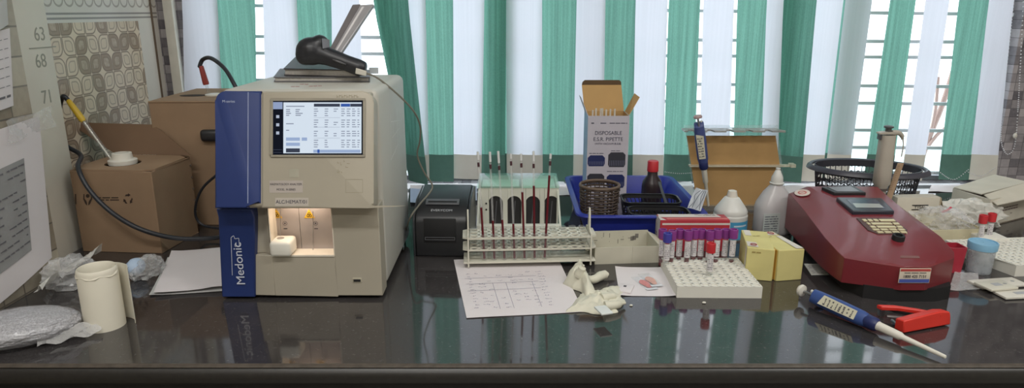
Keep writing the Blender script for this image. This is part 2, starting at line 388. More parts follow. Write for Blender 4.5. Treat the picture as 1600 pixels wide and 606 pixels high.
# ------------------------------------------------------------------ vertical blind
WC = TRANSL('white_blind_cloth', (222,220,226), (228,228,242), .55, False)
TC = TRANSL('teal_blind_cloth', (98,152,138), (140,192,175), .52)
PW = M('white_blind_pocket', (212,210,202), .85, .03, 30)
PT = M('teal_blind_pocket', (84,122,112), .85, .05, 60)
vb = thing('vertical_blind', 'vertical blind of alternating teal and white fabric slats', 'blind', (0, YB-.03, 1.28))
vo = Vector((0, YB-.03, 1.28))
BACKS = {('t',1216),('t',1315),('t',769),('t',588)}                # slats hanging doubled behind their neighbours
ZB, ZP, ZT = .014, .088, 1.25
SL = [ # colour, left/right at v=0, left/right at v=282, twist
 ('w',285,340,291,352),('t',339,399,352,402),('w',411,464,418,474),('t',461,518,476,520),('w',515,562,524,572),('t',582,637,640,668),
 ('w',634,665,645,671),('t',661,708,667,709),('w',707,757,708,752),('t',755,791,751,789),('w',790,847,792,848),('t',847,901,841,895),
 ('w',899,946,894,942),('t',945,993,938,988),('w',991,1043,983,1036),('t',1045,1094,1036,1084),('w',1099,1147,1092,1138),
 ('t',1152,1198,1145,1188),('w',1196,1224,1186,1214),('t',1220,1276,1200,1252),('w',1273,1318,1242,1284),('w',1321,1363,1288,1325),
 ('t',1216,1256,1197,1238),('t',1315,1362,1283,1323),('t',769,805,767,803),('t',588,633,644,664),
 ('t',1391,1431,1349,1393),('w',1446,1484,1408,1440),('t',1498,1545,1466,1513),('w',1540,1584,1511,1556)]
for i, (c, a0, a1, b0, b1) in enumerate(SL):
    dy = rnd.uniform(.008, .016); yl, yr = YB-.026+dy/2, YB-.026-dy/2
    if (c, a0) in (('t',582), ('t',1220)): yl, yr = YB-.012, YB-.06
    if (c, a0) in BACKS: yl, yr = YB-.004, YB-.010
    def edge(ut, ub, y):
        p, q = aty(ut, 0, y), aty(ub, 282, y); return p, q
    pl, ql = edge(a0, b0, yl); pr, qr = edge(a1, b1, yr)
    def pt(z, side, ql=ql, pl=pl, qr=qr, pr=pr):
        q, p = (ql, pl) if side < .5 else (qr, pr)
        t = max(0, min(1.0, (z-q.z)/(p.z-q.z))); return q+(p-q)*t
    b = B()
    def fn(s, t, zb=ZP, zt=ZT):
        z = zb+(zt-zb)*t; l, r = pt(z, 0), pt(z, 1); p = l+(r-l)*s
        return Vector((p.x, p.y-.004*math.sin(PI*s), z))-vo
    nz_ = 16
    b.grid(fn, 4, nz_); sl = obj('slat', b, TC if c == 't' else WC, vb, smooth=60); sl['label'] = ('teal' if c == 't' else 'white')+' fabric slat'
    zb = ZB+rnd.uniform(-.004, .006)+(0 if i > 3 else .01)
    b = B(); b.grid(lambda s, t: fn(s, t, zb, ZP+.001), 4, 3); obj('weight_pocket', b, PT if c == 't' else PW, sl, smooth=60, solid=.0016)
b = B(); b.box(WX0+.0, WX1+.02, -.02, .02, -.02, .02, .004); obj('headrail', b, WHITE, vb)
BEAD = M('white_beads', (205,205,210), .4)
def beads(b, pts, r=.0016, step=.0046, off=Vector()):
    P = crom([Vector(p) for p in pts], 24); acc = 0; last = P[0]
    for p in P:
        acc += (p-last).length; last = p
        if acc >= step: acc = 0; b.ball(p-off, r, seg=6)
b = B()
for u0, v0, u1, v1, sg in ((1467,268,1513,265,14),(1511,268,1555,262,10),(1036,268,1083,270,2),(1420,262,1465,268,8)):
    p, q = aty(u0, v0, YB-.066), aty(u1, v1, YB-.066); m = aty((u0+u1)/2, (v0+v1)/2+sg, YB-.066); beads(b, [p, m, q], off=vo)
obj('bottom_chain', b, BEAD, vb)
b = B(); yy = YB-.012
beads(b, [aty(u, v, yy) for u, v in ((1590,-60),(1580,40),(1567,160),(1564,215),(1570,237),(1578,240),(1586,225),(1590,180),(1595,90),(1602,-60))], .002, .0052, off=vo)
obj('control_chain', b, BEAD, vb)
b = B(); b.ball(aty(1586, 212, yy)-vo, .0055, .005, .008); obj('chain_connector', b, WHITE, vb)
# ------------------------------------------------------------------ papers on the near left wall
def wallsheet(name, label, pts, m, off=.002, bow=.004, cat='paper'):
    q = [atx(u, v, -.845+off) for u, v in pts]; o = q[3].copy()
    t = thing(name, label, cat, o)
    b = B()
    def fn(s, w):
        p = (q[3]*(1-s)+q[2]*s)*(1-w)+(q[0]*(1-s)+q[1]*s)*w
        return p-o+Vector((bow*math.sin(PI*s)*(1-w), 0, 0))
    b.grid(fn, 8, 8); obj('sheet', b, m, t, solid=.0004); return t, o, fn
t, o, fn = wallsheet('notice_sheet', 'white notice taped to the wall, topmost at the left edge', [(-60,62),(15,44),(21,165),(-60,190)], PAPER)
b = B()
for k in range(7):
    w = .88-k*.12
    for s0, s1 in ((.1,.5),(.55,.8),(.84,.93)):
        e = Vector((.0012,0,0)); h = .008 if k < 6 else .03
        b.poly([fn(s0,w)+e, fn(s1,w)+e, fn(s1,w-h)+e, fn(s0,w-h)+e])
obj('print', b, INKG, t)
t, o, fn = wallsheet('poster_sheet', 'large white sheet hanging over the counter at far left', [(-60,222),(61,181),(81,402),(-60,520)], PAPER, .004, .006)
b = B(); e = Vector((.0012,0,0))
b.grid(lambda s, w: fn(.25+s*.48, .17+w*.6)+e, 6, 6); pr = obj('printed_notice', b, M('grey_newsprint', (150,150,150), .8), t)
b = B(); e = Vector((.002,0,0)); r = random.Random(3)
for k in range(11):
    w = .74-k*.05; s = .28
    while s < .69:
        d = r.uniform(.02,.09)
        if r.random() < .7: b.poly([fn(s,w)+e, fn(min(.72,s+d),w)+e, fn(min(.72,s+d),w-.012)+e, fn(s,w-.006)+e])
        s += d+.01
obj('print', b, INKG, pr)
b = B(); b.grid(lambda s, w: fn(.5+s*.7, .9+w*.14)+Vector((.004+.006*math.sin(9*s+3*w),0,0)), 10, 4); obj('clear_tape', b, FILM, t)
t, o, fn = wallsheet('paper_strip', 'narrow paper strip taped high on the left wall', [(-30,-30),(8,-34),(13,38),(-30,60)], PAPERB)
# pencil numbers on the pillar
pm = Matrix(((0,0,1,-.8975),(1,0,0,0),(0,1,0,0),(0,0,0,1)))
PENC = M('faint_pencil', (158,158,146), .8)
PP = bpy.data.objects['pillar_left']
for s_, u, v in (('63',62,54),('68',64,96),('71',74,152)):
    p = atx(u, v, -.8978); m = pm.copy(); m.translation = p; text(s_, .036, PENC, PP, None, name='pencil_mark', sx=.9, mw=m)
b = B(); p, q = atx(46, 76, -.8975), atx(88, 76, -.8975); b.box(-.8980, -.8972, p.y, q.y, p.z-.001, p.z+.001); obj('pencil_line', b, PENC, PP)
# ------------------------------------------------------------------ crumpled bags
def bag(name, label, cat, c, rx, ry, rz, m, seed, amp=.25, sub=4, contents=None, rzrot=0, fr=2.2):
    t = thing(name, label, cat, c, rzrot)
    bm = bmesh.new(); bmesh.ops.create_icosphere(bm, subdivisions=sub, radius=1); b = B(); b.bm.free(); b.bm = bm
    for v in bm.verts:
        n = v.co.copy(); k = 1+amp*(1-2*abs(mnoise.noise(n*fr+Vector((seed,0,0)))))+amp*.5*mnoise.noise(n*fr*2.6+Vector((0,seed,0)))
        p = n*k; v.co = Vector((p.x*rx, p.y*ry, max(.0012, p.z*rz+rz*.8)))
    obj('film', b, m, t, smooth=25); return t
t = bag('crystal_bag', 'clear plastic bag of grey crystals at the left front counter edge', 'bag', tuple(at(30, 532)), .088, .053, .025, GLASS('bag_film', (.98,.98,.98), .02, (230,230,232), .2, .7), 4.2, .07, rzrot=.45)
bm = bmesh.new(); bmesh.ops.create_icosphere(bm, subdivisions=5, radius=1); b = B(); b.bm.free(); b.bm = bm
for v in bm.verts:
    n = v.co.copy(); k = .93+.05*mnoise.noise(n*3)
    g = mnoise.noise(n*14)*.02+mnoise.noise(n*30)*.014
    p = n*(k+g); v.co = Vector((p.x*.090, p.y*.054, max(.003, p.z*.0262+.0215)))
o = obj('crystals', b, M('grey_crystals', (186,186,192), .3, .25, 420, bump=.5, bs=500), t, smooth=0); o['kind'] = 'stuff'
b = B(); b.grid(lambda s, w: (.03+.08*s, -.030-.02*w+.015*s, .003+.006*math.sin(7*s+4*w)**2+.012*(1-w)), 14, 5); obj('bag_mouth', b, FILM, t, solid=.0003)
t = bag('plastic_bag', 'crumpled clear plastic bag against the pillar behind the paper roll', 'bag', tuple(at(114, 444)), .036, .036, .026, FILM, 9.1, .34, fr=1.9)
b = B()
p0, p1, p2 = at(70,455,.03)-at(118,446), aty(165,392,1.28)-at(118,446), aty(125,408,1.25)-at(118,446)
b.grid(lambda s, w: p0.lerp(p1, s)+(p2-p0.lerp(p1,.5))*w*math.sin(PI*min(1,s*.9+.1))*.95+Vector((0, -.025*w, max(-(p0.lerp(p1,s)).z*0-.0, .014*math.sin(8*s+5*w)-.016*w))), 16, 8); obj('bag_flap', b, FILM2, t, solid=.0003)
t = bag('plastic_pouch', 'crumpled clear pouch with pale blue lining right of the paper roll', 'bag', tuple(at(230, 430)), .022, .032, .018, FILM, 2.7, .38, fr=2.6)
b = B(); b.ball((-.012,-.012,.022), .016, .02, .016, 12); obj('lining', b, M('pale_blue_lining', (178,198,222), .5), t)
# ------------------------------------------------------------------ paper roll
ROLL = M('cream_roll_paper', (218,213,198), .75, .02)
c = at(157, 521); Hh_ = aty(158, 429, c.y).z; c.y += .0285; c.x -= .008
t = thing('paper_roll', 'cream thermal paper roll standing with its end unwound', 'paper roll', c)
t.rotation_euler.z = .2
R, Hh = .0285, Hh_
b = B(); b.lathe([(.0250,0),(R,0),(R,Hh-.004),(R-.001,Hh),(.0262,Hh+.0015),(.0245,Hh-.002),(.0240,Hh-.01),(.0240,0),(.0250,0)], 48); obj('roll', b, ROLL, t, smooth=60)
b = B(); b.tube([(.0283*math.cos(a), .0283*math.sin(a), Hh-.006-.004*abs(math.sin(3*a))) for a in [PI+PI*i/14 for i in range(15)]], [.0006,.0016,.001,.002,.0008]*3, 6); obj('torn_edge', b, ROLL, t)
b = B()
path = crom([Vector(p) for p in ((.0,.029,0),(.016,.027,0),(.030,.020,0),(.040,.009,0),(.044,-.004,0))], 5)
b.loft([[p+Vector((0,0,.001)), p+Vector((0,0,Hh*.98))] for p in path], False, False, False); obj('loose_end', b, ROLL, t, solid=.0005)
# ------------------------------------------------------------------ paper sheets behind analyser
def flat_sheet(name, label, pts, m, z=.001, cat='paper', group=None, curl=.003, seed=1, n=8):
    q = [at(u, v, z) for u, v in pts]; o = sum(q, Vector())/4; t = thing(name, label, cat, (o.x, o.y, 0), 0, group)
    def fn(s, w):
        p = (q[3]*(1-s)+q[2]*s)*(1-w)+(q[0]*(1-s)+q[1]*s)*w
        k = curl*max(0, mnoise.noise(Vector((s*2.2, w*2.2, seed))))*1.6+curl*.6*(abs(s-.5)*2)**4*(abs(w-.5)*2)**4
        return Vector((p.x-o.x, p.y-o.y, z+k))
    b = B(); b.grid(fn, n, n); obj('sheet', b, m, t, solid=.00025); return t, fn
flat_sheet('paper_sheet', 'white paper sheet left of the analyser, lowest of its pile', [(262,404),(380,392),(385,452),(233,462)], PAPERB, .0015, seed=1)
flat_sheet('paper_sheet', 'white paper sheet left of the analyser, topmost of its pile', [(268,393),(380,384),(385,446),(240,458)], PAPER, .0065, seed=4)
# ------------------------------------------------------------------ CARTONS WITH REAGENT JUGS
RUB = M('black_rubber_hose', (40,42,48), .45)
# near carton, open flap
x0, x1, yf, yb, zt = -.885, -.706, 1.372, 1.512, .168
# axis-aligned in its own frame, turned a little
def carton_open(origin, rz, w, d, h, name, label, flapv=None, hole=None):
    t = thing(name, label, 'cardboard box', origin, rz)
    th = .004; b = B()
    b.box(0,w,0,th,0,h); b.box(0,w,d-th,d,0,h); b.box(0,th,th,d-th,0,h); b.box(w-th,w,th,d-th,0,h); b.box(th,w-th,th,d-th,0,th)
    obj('body', b, CARD, t, bevel=.0012); return t
fr, br, fl = at(236,269,.17), at(294,243,.17), at(117,262,.17)
rz = math.atan2(fr.y-fl.y, fr.x-fl.x)*.35
w1, d1, h1 = .17, .145, .17
org = Vector((fr.x, fr.y, 0))-Matrix.Rotation(rz,3,'Z')@Vector((w1,0,0))
t = carton_open(org, rz, w1, d1, h1, 'reagent_carton', 'brown cardboard carton with its flap propped open behind the left pillar')
b = B(); hx, hy, hr = .072, .062, .034
# top board with a round opening for the jug neck
n = 24; A, C, D, E_ = [], [], [], []
for k in range(n):
    a = 2*PI*(k+.5)/n; c_, s_ = math.cos(a), math.sin(a); m = max(abs(c_), abs(s_))
    sx = (w1-hx if c_ > 0 else hx)*abs(c_)/m; sy = (d1-hy if s_ > 0 else hy)*abs(s_)/m
    px, py = hx+math.copysign(sx, c_), hy+math.copysign(sy, s_)
    A.append((px,py,h1+.0035)); D.append((px,py,h1)); C.append((hx+c_*hr,hy+s_*hr,h1+.0035)); E_.append((hx+c_*hr,hy+s_*hr,h1))
b.loft([D, A, C, E_, D], False, False); obj('top_board', b, CARD, t)
R1 = Matrix.Rotation(rz, 4, 'Z'); R1.translation = org; R1i = R1.inverted()
yt_ = (R1 @ Vector((0,d1,0))).y+.035
k0, k1 = R1i @ aty(106,191,yt_), R1i @ aty(240,195,yt_)
k2 = Vector((w1,d1,h1+.004)); k3 = Vector((0,d1,h1+.004)); tk_ = Vector((0,.004,0))
b = B(); b.hexa([k3, k2, k2+tk_, k3+tk_], [k0, k1, k1+tk_, k0+tk_])
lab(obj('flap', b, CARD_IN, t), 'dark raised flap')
b = B()                                                    # handling marks printed on the front
fo_ = R1 @ Vector((0,-.0005,0)); fn_ = R1.to_3x3() @ Vector((0,-1,0))
def fq(u, v): return R1i @ hit(u, v, fo_, fn_)
def fpoly(pts): b.poly([fq(*p) for p in pts])
for s_ in (-1, 1):
    fpoly([(137+s_*1,321),(137+s_*4,318),(137+s_*7,311),(137+s_*6.5,303),(137+s_*5,303),(137+s_*5,310),(137+s_*2,314),(137+s_*1,317)])
fpoly([(137+3*math.cos(a), 306+3*math.sin(a)) for a in [2*PI*i/12 for i in range(12)]])
for y_, xs in ((308,((150,158),(160,172),(174,185))),(311.5,((150,163),(165,170),(172,186)))):
    for x_, x2_ in xs: fpoly([(x_,y_),(x2_,y_),(x2_,y_+1.6),(x_,y_+1.6)])
for k in range(3):
    a = -PI/2+2*PI*k/3; r2 = lambda p, a=a: (200+p[0]*math.cos(a)-p[1]*math.sin(a), 311+1.1*(p[0]*math.sin(a)+p[1]*math.cos(a)))
    fpoly([r2(p) for p in ((4,-5),(6.5,-3.5),(7,1),(4.5,1))]); fpoly([r2(p) for p in ((8.4,0),(3.4,0),(5.9,4))])
fpoly([(117,303),(119,303),(119.5,319),(117.5,319)])
obj('handling_marks', b, M('brown_print', (58,44,36), .8), t)
for k in range(6): z = .02+k*.026; b = B(); b.box(w1, w1+.0015, d1-.004-.0015, d1-.004+.0015, z, z+.004); obj('staple', b, STEEL, t)
R1 = Matrix.Rotation(rz, 4, 'Z'); R1.translation = org
jp = R1 @ Vector((hx, hy, .0045))
t = thing('reagent_jug', 'white jug neck poking out of the open carton by the pillar', 'jug', jp, rz)
b = B(); b.box(-.06,.06,-.05,.05,0,.14,.015); obj('jug_body', b, M('clear_jug', (200,198,190), .4), t)
b = B(); b.lathe([(.030,.138),(.032,.150),(.033,.158),(.026,.162),(.02,.166)], 28, cap0=True); lab(obj('shoulder', b, M('grey_jug_shoulder', (120,120,124), .3), t), 'grey shoulder')
b = B(); b.lathe([(.019,.160),(.027,.168),(.0275,.176),(.0205,.178),(.0195,.181),(.0185,.190),(.0135,.191),(.0135,.182)], 28); obj('neck_collar', b, WHITE, t)
b = B(); b.tube([(.024,-.018,.166),(.03,-.024,.160),(.032,-.028,.158)], .003, 6, 3); lab(obj('red_tag', b, RED, t), 'dark red tag')
# pickup tube with yellow connector and its black hose
p_top = aty(106,156, jp.y+.02); p_bot = aty(176,240, jp.y)+Vector((0,0,-.02))
t = thing('pickup_tube', 'clear pickup tube with yellow connector and black hose in the open carton', 'tube', p_bot)
dv = p_top-p_bot; L = dv.length; dn = dv.normalized()
b = B(); b.tube([Vector(), dn*(L*.72)], .0050, 12); obj('clear_tube', b, GLT, t)
b = B(); b.tube([Vector(), dn*(L*.74)], .0016, 8); obj('inner_tube', b, WHITE, t)
b = B(); b.tube([dn*(L*.66), dn*(L*.7), dn*(L*.86), dn*(L*.98), dn*L], [.0048,.0066,.0062,.005,.003], 14); lab(obj('connector', b, M('yellow_connector', (206,170,50), .45), t), 'yellow connector')
b = B()
hp = [p_top, p_top+dn*.012+Vector((-.004,0,-.004)), Vector((-.950,1.43,.27)), Vector((-.930,1.395,.215)), Vector((-.883,1.372,.192)), aty(122,262,1.31), aty(140,297,1.292), aty(175,332,1.285), aty(220,358,1.28), aty(275,372,1.30), aty(330,372,1.33), aty(352,368,1.36)]
b.tube([p-p_bot for p in hp], .0046, 10, 8); lab(obj('hose', b, RUB, t), 'black hose')
# second carton
o2z = aty(232,158,1.50).z-.004
w2, d2, h2 = .26, .26, o2z
o2 = aty(232,158,1.50); o2 = Vector((o2.x, 1.50, 0)); R2m_i = (Matrix.Translation(o2) @ Matrix.Rotation(.03,4,'Z')).inverted()
t = carton_open(o2, .03, w2, d2, h2, 'reagent_carton', 'taller closed brown carton in the corner, behind the analyser')
b = B(); b.box(-.001, w2+.001, -.001, d2*.98, h2, h2+.004); obj('top_board', b, CARD, t, bevel=.001)
b = B(); b.prism([(.056+.024*math.cos(a)*1.3, .1+.02*math.sin(a), h2+.0042) for a in [2*PI*i/20 for i in range(20)]], (0,0,.0004)); lab(obj('opening', b, M('dark_hole', (48,36,28), .9), t), 'dark cut opening')
b = B(); b.lathe([(.02,0),(.02,.003),(.012,.005)], 20, (.104,.1,h2+.0042), cap1=True); lab(obj('white_plug', b, WHITE, t), 'white plug')
b = B(); b.box(.107,.150,-.016,-.0005,h2-.085,h2-.058,.008,3); lab(obj('grip', b, BLACK, t), 'black grip')
p0 = Vector((.092,.1,h2+.006)); p1 = R2m_i @ aty(314,103,1.60)
R2m = Matrix.Translation(o2) @ Matrix.Rotation(.03,4,'Z')
q0, q1 = R2m@p0, R2m@p1
t = thing('pickup_tube', 'clear pickup tube with red connector and arched black hose in the corner carton', 'tube', q0)
b = B(); b.tube([Vector(), (q1-q0)*.45], .0036, 12); obj('clear_tube', b, GLT, t)
b = B(); b.tube([(q1-q0)*.35, (q1-q0)*.4, (q1-q0)*.95, q1-q0], [.0062,.0072,.0056,.005], 14); lab(obj('connector', b, M('brownish_red_connector', (150,62,56), .5), t), 'red connector')
b = B(); hp = [q1, aty(312,104,q1.y), aty(317,93,q1.y), aty(330,91,q1.y-.02), aty(350,106,q1.y-.05), aty(364,128,q1.y-.08), aty(380,160,q1.y-.09)]
hp = [q1]+hp[1:]
b.tube([p-q0 for p in hp], .0046, 10, 8); lab(obj('hose', b, RUB, t), 'black hose')
t = thing('cable', 'thin black cable looping between carton and analyser', 'cable', aty(326,300,1.42))
oc = aty(326,300,1.42); b = B(); b.tube([p-oc for p in (aty(340,272,1.40), aty(318,292,1.41), aty(307,315,1.42), aty(306,338,1.43), aty(318,352,1.43), aty(345,357,1.42))], .0028, 8, 8); obj('wire', b, RUB, t)
# ------------------------------------------------------------------ ANALYSER
AO = Vector((-.36, 1.10, 0))
an = thing('blood_analyser', 'large beige blood analyser with blue side panel and lit screen', 'lab analyser', AO)
def A_(p): return Vector(p)-AO
b = B(); b.box(-.478,-.219,1.12,1.398,.010,.353,.012,3); b.M = Matrix.Identity(4); hb = obj('housing', b, BEIGE2, an, loc=-AO)
for x in (-.455,-.245):
    for y in (1.13,1.37): b = B(); b.lathe([(.012,0),(.012,.011)], 14, (x,y,0), True, True); obj('foot', b, BLACKM, an, loc=-AO)
TP, BP = Vector((0,1.100,.353)), Vector((0,1.050,.172))
upv = (TP-BP).normalized(); nv = Vector((0,-upv.z,upv.y))
PL = (TP-BP).length
FO = BP-AO
FM = Matrix(((1,0,0,FO.x),(0,upv.y,nv.y,FO.y),(0,upv.z,nv.z,FO.z),(0,0,0,1)))
FW = Matrix.Translation(AO) @ FM; FWi = FW.inverted()
def pan(u, v): q = FWi @ hit(u, v, BP, nv); return q.x, q.y
XBL = pan(408,230)[0]; XR1 = pan(584,235)[0]; XL1 = pan(336,230)[0]; XSEAM = pan(388,230)[0]
b = B()
def slab2(b, pts, d, bev=.004):
    a = [b.v((x,y,0)) for x, y in pts]; c = [b.v((x,y,-d)) for x, y in pts]; n = len(a); fs = [b.f(a), b.f(c[::-1])]
    fs += [b.f([c[i],c[(i+1)%n],a[(i+1)%n],a[i]]) for i in range(n)]
    if bev: bmesh.ops.bevel(b.bm, geom=[e for e in fs[0].edges], offset=bev, segments=3, profile=.5, affect='EDGES')
def arc(cx, cy, r, a0, a1, n=6): return [(cx+r*math.cos(a0+(a1-a0)*i/n), cy+r*math.sin(a0+(a1-a0)*i/n)) for i in range(n+1)]
# wedge behind the leaning front so the panel has depth down to the housing
slab2(b, [(XBL,0),(XR1-.006,0)]+arc(XR1-.008,.008,.008,-PI/2,0)+arc(XR1-.018,PL-.018,.018,0,PI/2)+[(XBL,PL)], .03)
fp = obj('front_panel', b, BEIGE, an); fp.matrix_local = FM
b = B(); b.prism([(XL1+.004,1.101,.349),(XL1+.004,1.053,.176),(XL1+.004,1.058,.170),(XL1+.004,1.125,.166),(XL1+.004,1.125,.349)], (XR1-XL1-.010,0,0))
obj('overhang', b, BEIGE, an, loc=-AO, bevel=.003)
b = B(); slab2(b, [(XBL-.0006,PL)]+arc(XL1+.016,PL-.016,.016,PI/2,PI)+[(XL1,0),(XSEAM,0),(XSEAM,.008),(XBL-.0006,.008)], .03, .003)
bp = obj('blue_panel', b, BLUE, an); bp.matrix_local = FM; bp.location += nv*.001
b = B(); b.box(XSEAM-.0006,XSEAM+.0006,.008,PL-.002,.0,.0004); obj('seam', b, M('light_seam', (150,160,190), .5), bp)
text('M-series', .006, M('pale_print', (170,180,205), .6), bp, (XL1+.022,PL-.017,.0003), (0,0,0))
# lower blue panel and lower front
YL = 1.085
lb = B(); c0, c1 = aty(338,332,1.068), aty(392,332,1.068); e0, e1 = aty(347,461,YL), aty(399,461,YL)
lb.loft([[c0+Vector((0,0,.006)), Vector((c1.x,c1.y,c0.z+.006)), Vector((c1.x,1.125,c0.z+.006)), Vector((c0.x,1.125,c0.z+.006))],
         [Vector((c0.x-.004,YL-.004,c0.z-.012)), Vector((c1.x,YL-.004,c0.z-.012)), Vector((c1.x,1.125,c0.z-.012)), Vector((c0.x-.004,1.125,c0.z-.012))],
         [Vector((e0.x,YL-.002,.004)), Vector((e1.x,YL-.002,.004)), Vector((e1.x,1.125,.004)), Vector((e0.x,1.125,.004))]])
lbo = obj('lower_blue_panel', lb, BLUE, an, loc=-AO, bevel=.002)
PW_ = M('white_lettering', (205,210,225), .5)
mp = (aty(374,412,YL-.0045)); mm = Matrix(((0,-1,0,mp.x),(0,0,-1,YL-.0046),(1,0,0,mp.z),(0,0,0,1)))
text('Medonic', .0205, PW_, lbo, None, mw=mm, name='brand_lettering', sx=1.08)
b = B(); yq = YL-.0046
def ln(p, q, w=.0008):
    a, c = aty(*p, yq), aty(*q, yq); d = (c-a).normalized(); s = Vector((d.z,0,-d.x))*w/2; b.poly([a+s, c+s, c-s, a-s])
for p, q in (((363,430),(361,371)),((361,371),(365,368)),((365,368),(367,373)),((367,373),(373,372)),((373,372),(374,384)),((374,384),(367,385)),((367,385),(367,381))): ln(p, q)
obj('logo_outline', b, PW_, lbo)
# lower front with sample bay
ox0, ox1 = aty(421,360,YL).x, aty(520,360,YL).x; oz0, oz1 = aty(470,399,YL).z, .172
fx0, fx1 = aty(398,440,YL).x, aty(597,440,YL).x
b = B()
b.box(ox1, fx1, YL, 1.125, .006, .166, 0); b.box(ox0-.001, ox1, YL, 1.125, .006, oz0)
b.prism([(fx0-.002,YL+.002,.006),(ox0,YL,.006),(ox0,1.13,.006),(fx0-.002,1.13,.006)], (0,0,oz0-.006))
# concave lead-in at the left of the bay
pr_ = [(fx0-.002+(ox0-fx0-.001)*k, YL+.012*math.sin(PI*k)*.9+.002) for k in [i/8 for i in range(9)]]
b.hexa([(x,y,oz0) for x, y in pr_]+[(ox0,1.13,oz0),(fx0-.002,1.13,oz0)], [(x,y,.170) for x, y in pr_]+[(ox0,1.13,.170),(fx0-.002,1.13,.170)])
lf = obj('lower_front', b, BEIGE, an, loc=-AO, bevel=.002)
b = B(); dd = .035
YBK = YL+dd
b.poly([(ox0,YL,oz0+.0005),(ox1,YL,oz0+.0005),(ox1,YBK,oz0+.0005),(ox0,YBK,oz0+.0005)]); 
b.box(ox0-.0005,ox0+.001,YL,YBK,oz0,oz1); b.box(ox1-.001,ox1+.0005,YL,YBK,oz0,oz1); b.box(ox0,ox1,YL-.0015,YL+.002,oz0-.0018,oz0+.0012)
obj('bay_frame', b, M('pale_bay_trim', (222,214,200), .5), an, loc=-AO)
mx = aty(470,360,YBK).x
b = B(); b.box(ox0+.001,mx-.0006,YBK-.002,YBK,oz0,oz1); b.box(mx+.0006,ox1-.001,YBK-.002,YBK,oz0,oz1); bk = obj('bay_back_plate', b, M('grey_steel_plate', (168,160,158), .45, .05, metal=.3), an, loc=-AO)
SY = M('warning_yellow', (206,164,40), .6)
for u in (432,483):
    q = aty(u,336,YBK-.003); r = .0105
    b = B(); b.prism([(q.x+r*math.cos(a), YBK-.0026, q.z+r*math.sin(a)) for a in (PI/2, PI/2+2*PI/3, PI/2+4*PI/3)], (0,.0005,0)); w = obj('warning_label', b, SY, bk)
    b = B()
    for a in (PI/2, PI/2+2*PI/3, PI/2+4*PI/3):
        cx, cz = q.x+.0022*math.cos(a), q.z+.0022*math.sin(a)
        b.loft([[(cx+rr*math.cos(t_), YBK-.0028, cz+rr*math.sin(t_)) for t_ in [2*PI*i/14 for i in range(14)]] for rr in (.0014,.0024)], False, False)
    obj('hazard_symbol', b, BLACKM, w)
for u in (445,493):
    q = aty(u,349,YBK-.003); b = B()
    for r0, r1 in ((0.0001,.0013),(.0032,.0038)):
        b.loft([[(q.x+rr*math.cos(t_), YBK-.0024, q.z+rr*math.sin(t_)) for t_ in [2*PI*i/16 for i in range(16)]] for rr in (r0, r1)], False, False)
    scrib(b, q.x-.003, q.x+.004, q.z-.011, q.z-.008, 1, .0014, Matrix(((1,0,0,0),(0,0,-1,YBK-.0021),(0,1,0,0),(0,0,0,1))), 0, 3)
    obj('port_mark', b, INK, bk)
b = B(); q0, q1 = aty(438,324,1.105), aty(438,377,1.105); b.tube([q0+Vector((0,0,.004)), q1], .0008, 8); obj('sampling_needle', b, STEEL, an, loc=-AO); b = B(); q0, q1 = aty(489,330,1.112), aty(489,398,1.112); b.tube([q0, q1], .0006, 8); obj('sampling_needle', b, STEEL, an, loc=-AO)
b = B(); cx0, cx1 = aty(424,385,1.085).x, aty(457,385,1.085).x; cz0 = oz0+.001; 
b.box(cx0, cx1, 1.072, 1.112, cz0, cz0+.027, .006, 3); ch = obj('cup_holder', b, M('white_cup_block', (232,226,216), .5), an, loc=-AO)
b = B(); b.lathe([(.0065,0),(.006,.0008),(.004,.0008)], 18, (q0.x*0+aty(438,378,1.09).x,1.093,cz0+.0266), cap1=True); obj('cup_well', b, M('grey_well', (150,142,134), .6), ch)
b = B(); q = aty(558,438,YL-.001); b.box(q.x-.008,q.x+.008,YL-.0012,YL+.002,q.z-.0045,q.z+.0045,.001); us = obj('usb_port', b, M('port_surround', (176,170,152), .5), an, loc=-AO)
b = B(); b.box(q.x-.006,q.x+.006,YL-.0018,YL-.0008,q.z-.0022,q.z+.002); lab(obj('port_slot', b, BLACKM, us), 'black slot')
# bay lamp
b = B(); b.box(ox0+.01,ox1-.01,1.095,1.103,.1665,.1685); lab(obj('bay_lamp', b, EMIT('warm_lamp', (255,218,180), 2.2), an, loc=-AO), 'warm light strip above the sample bay')
# screen on the front panel
sx0, sy1 = pan(427,157); sx1, sy0 = pan(567,242)
b = B(); W = .004
for a in ((sx0-W,sx1+W,sy1,sy1+W),(sx0-W,sx1+W,sy0-W,sy0),(sx0-W,sx0,sy0,sy1),(sx1,sx1+W,sy0,sy1)): b.box(a[0],a[1],a[2],a[3],-.002,.0022)
obj('screen_bezel', b, M('grey_bezel', (150,144,130), .5), fp, bevel=.001)
sw, sh = sx1-sx0, sy1-sy0
b = B(); b.box(sx0,sx1,sy0,sy1,-.001,.0006)
scr = obj('screen', b, [EMIT('screen_black', (28,32,44), .6)], fp)
def S(b, x0, x1, y0, y1, z=.0008): b.poly([(sx0+sw*x0, sy1-sh*y1, z), (sx0+sw*x1, sy1-sh*y1, z), (sx0+sw*x1, sy1-sh*y0, z), (sx0+sw*x0, sy1-sh*y0, z)])
b = B(); S(b,.115,.985,.035,.97); obj('screen_page', b, EMIT('screen_white', (214,226,246), .98), scr)
DK, MDK, SB = EMIT('screen_dark', (62,68,84), .9), EMIT('screen_grey', (132,140,160), .9), EMIT('screen_blue', (58,92,170), .9)
b = B(); S(b,.0,.105,.03,.16); lab(obj('home_tab', b, EMIT('screen_tab', (150,166,200), .9), scr), 'pale tab')
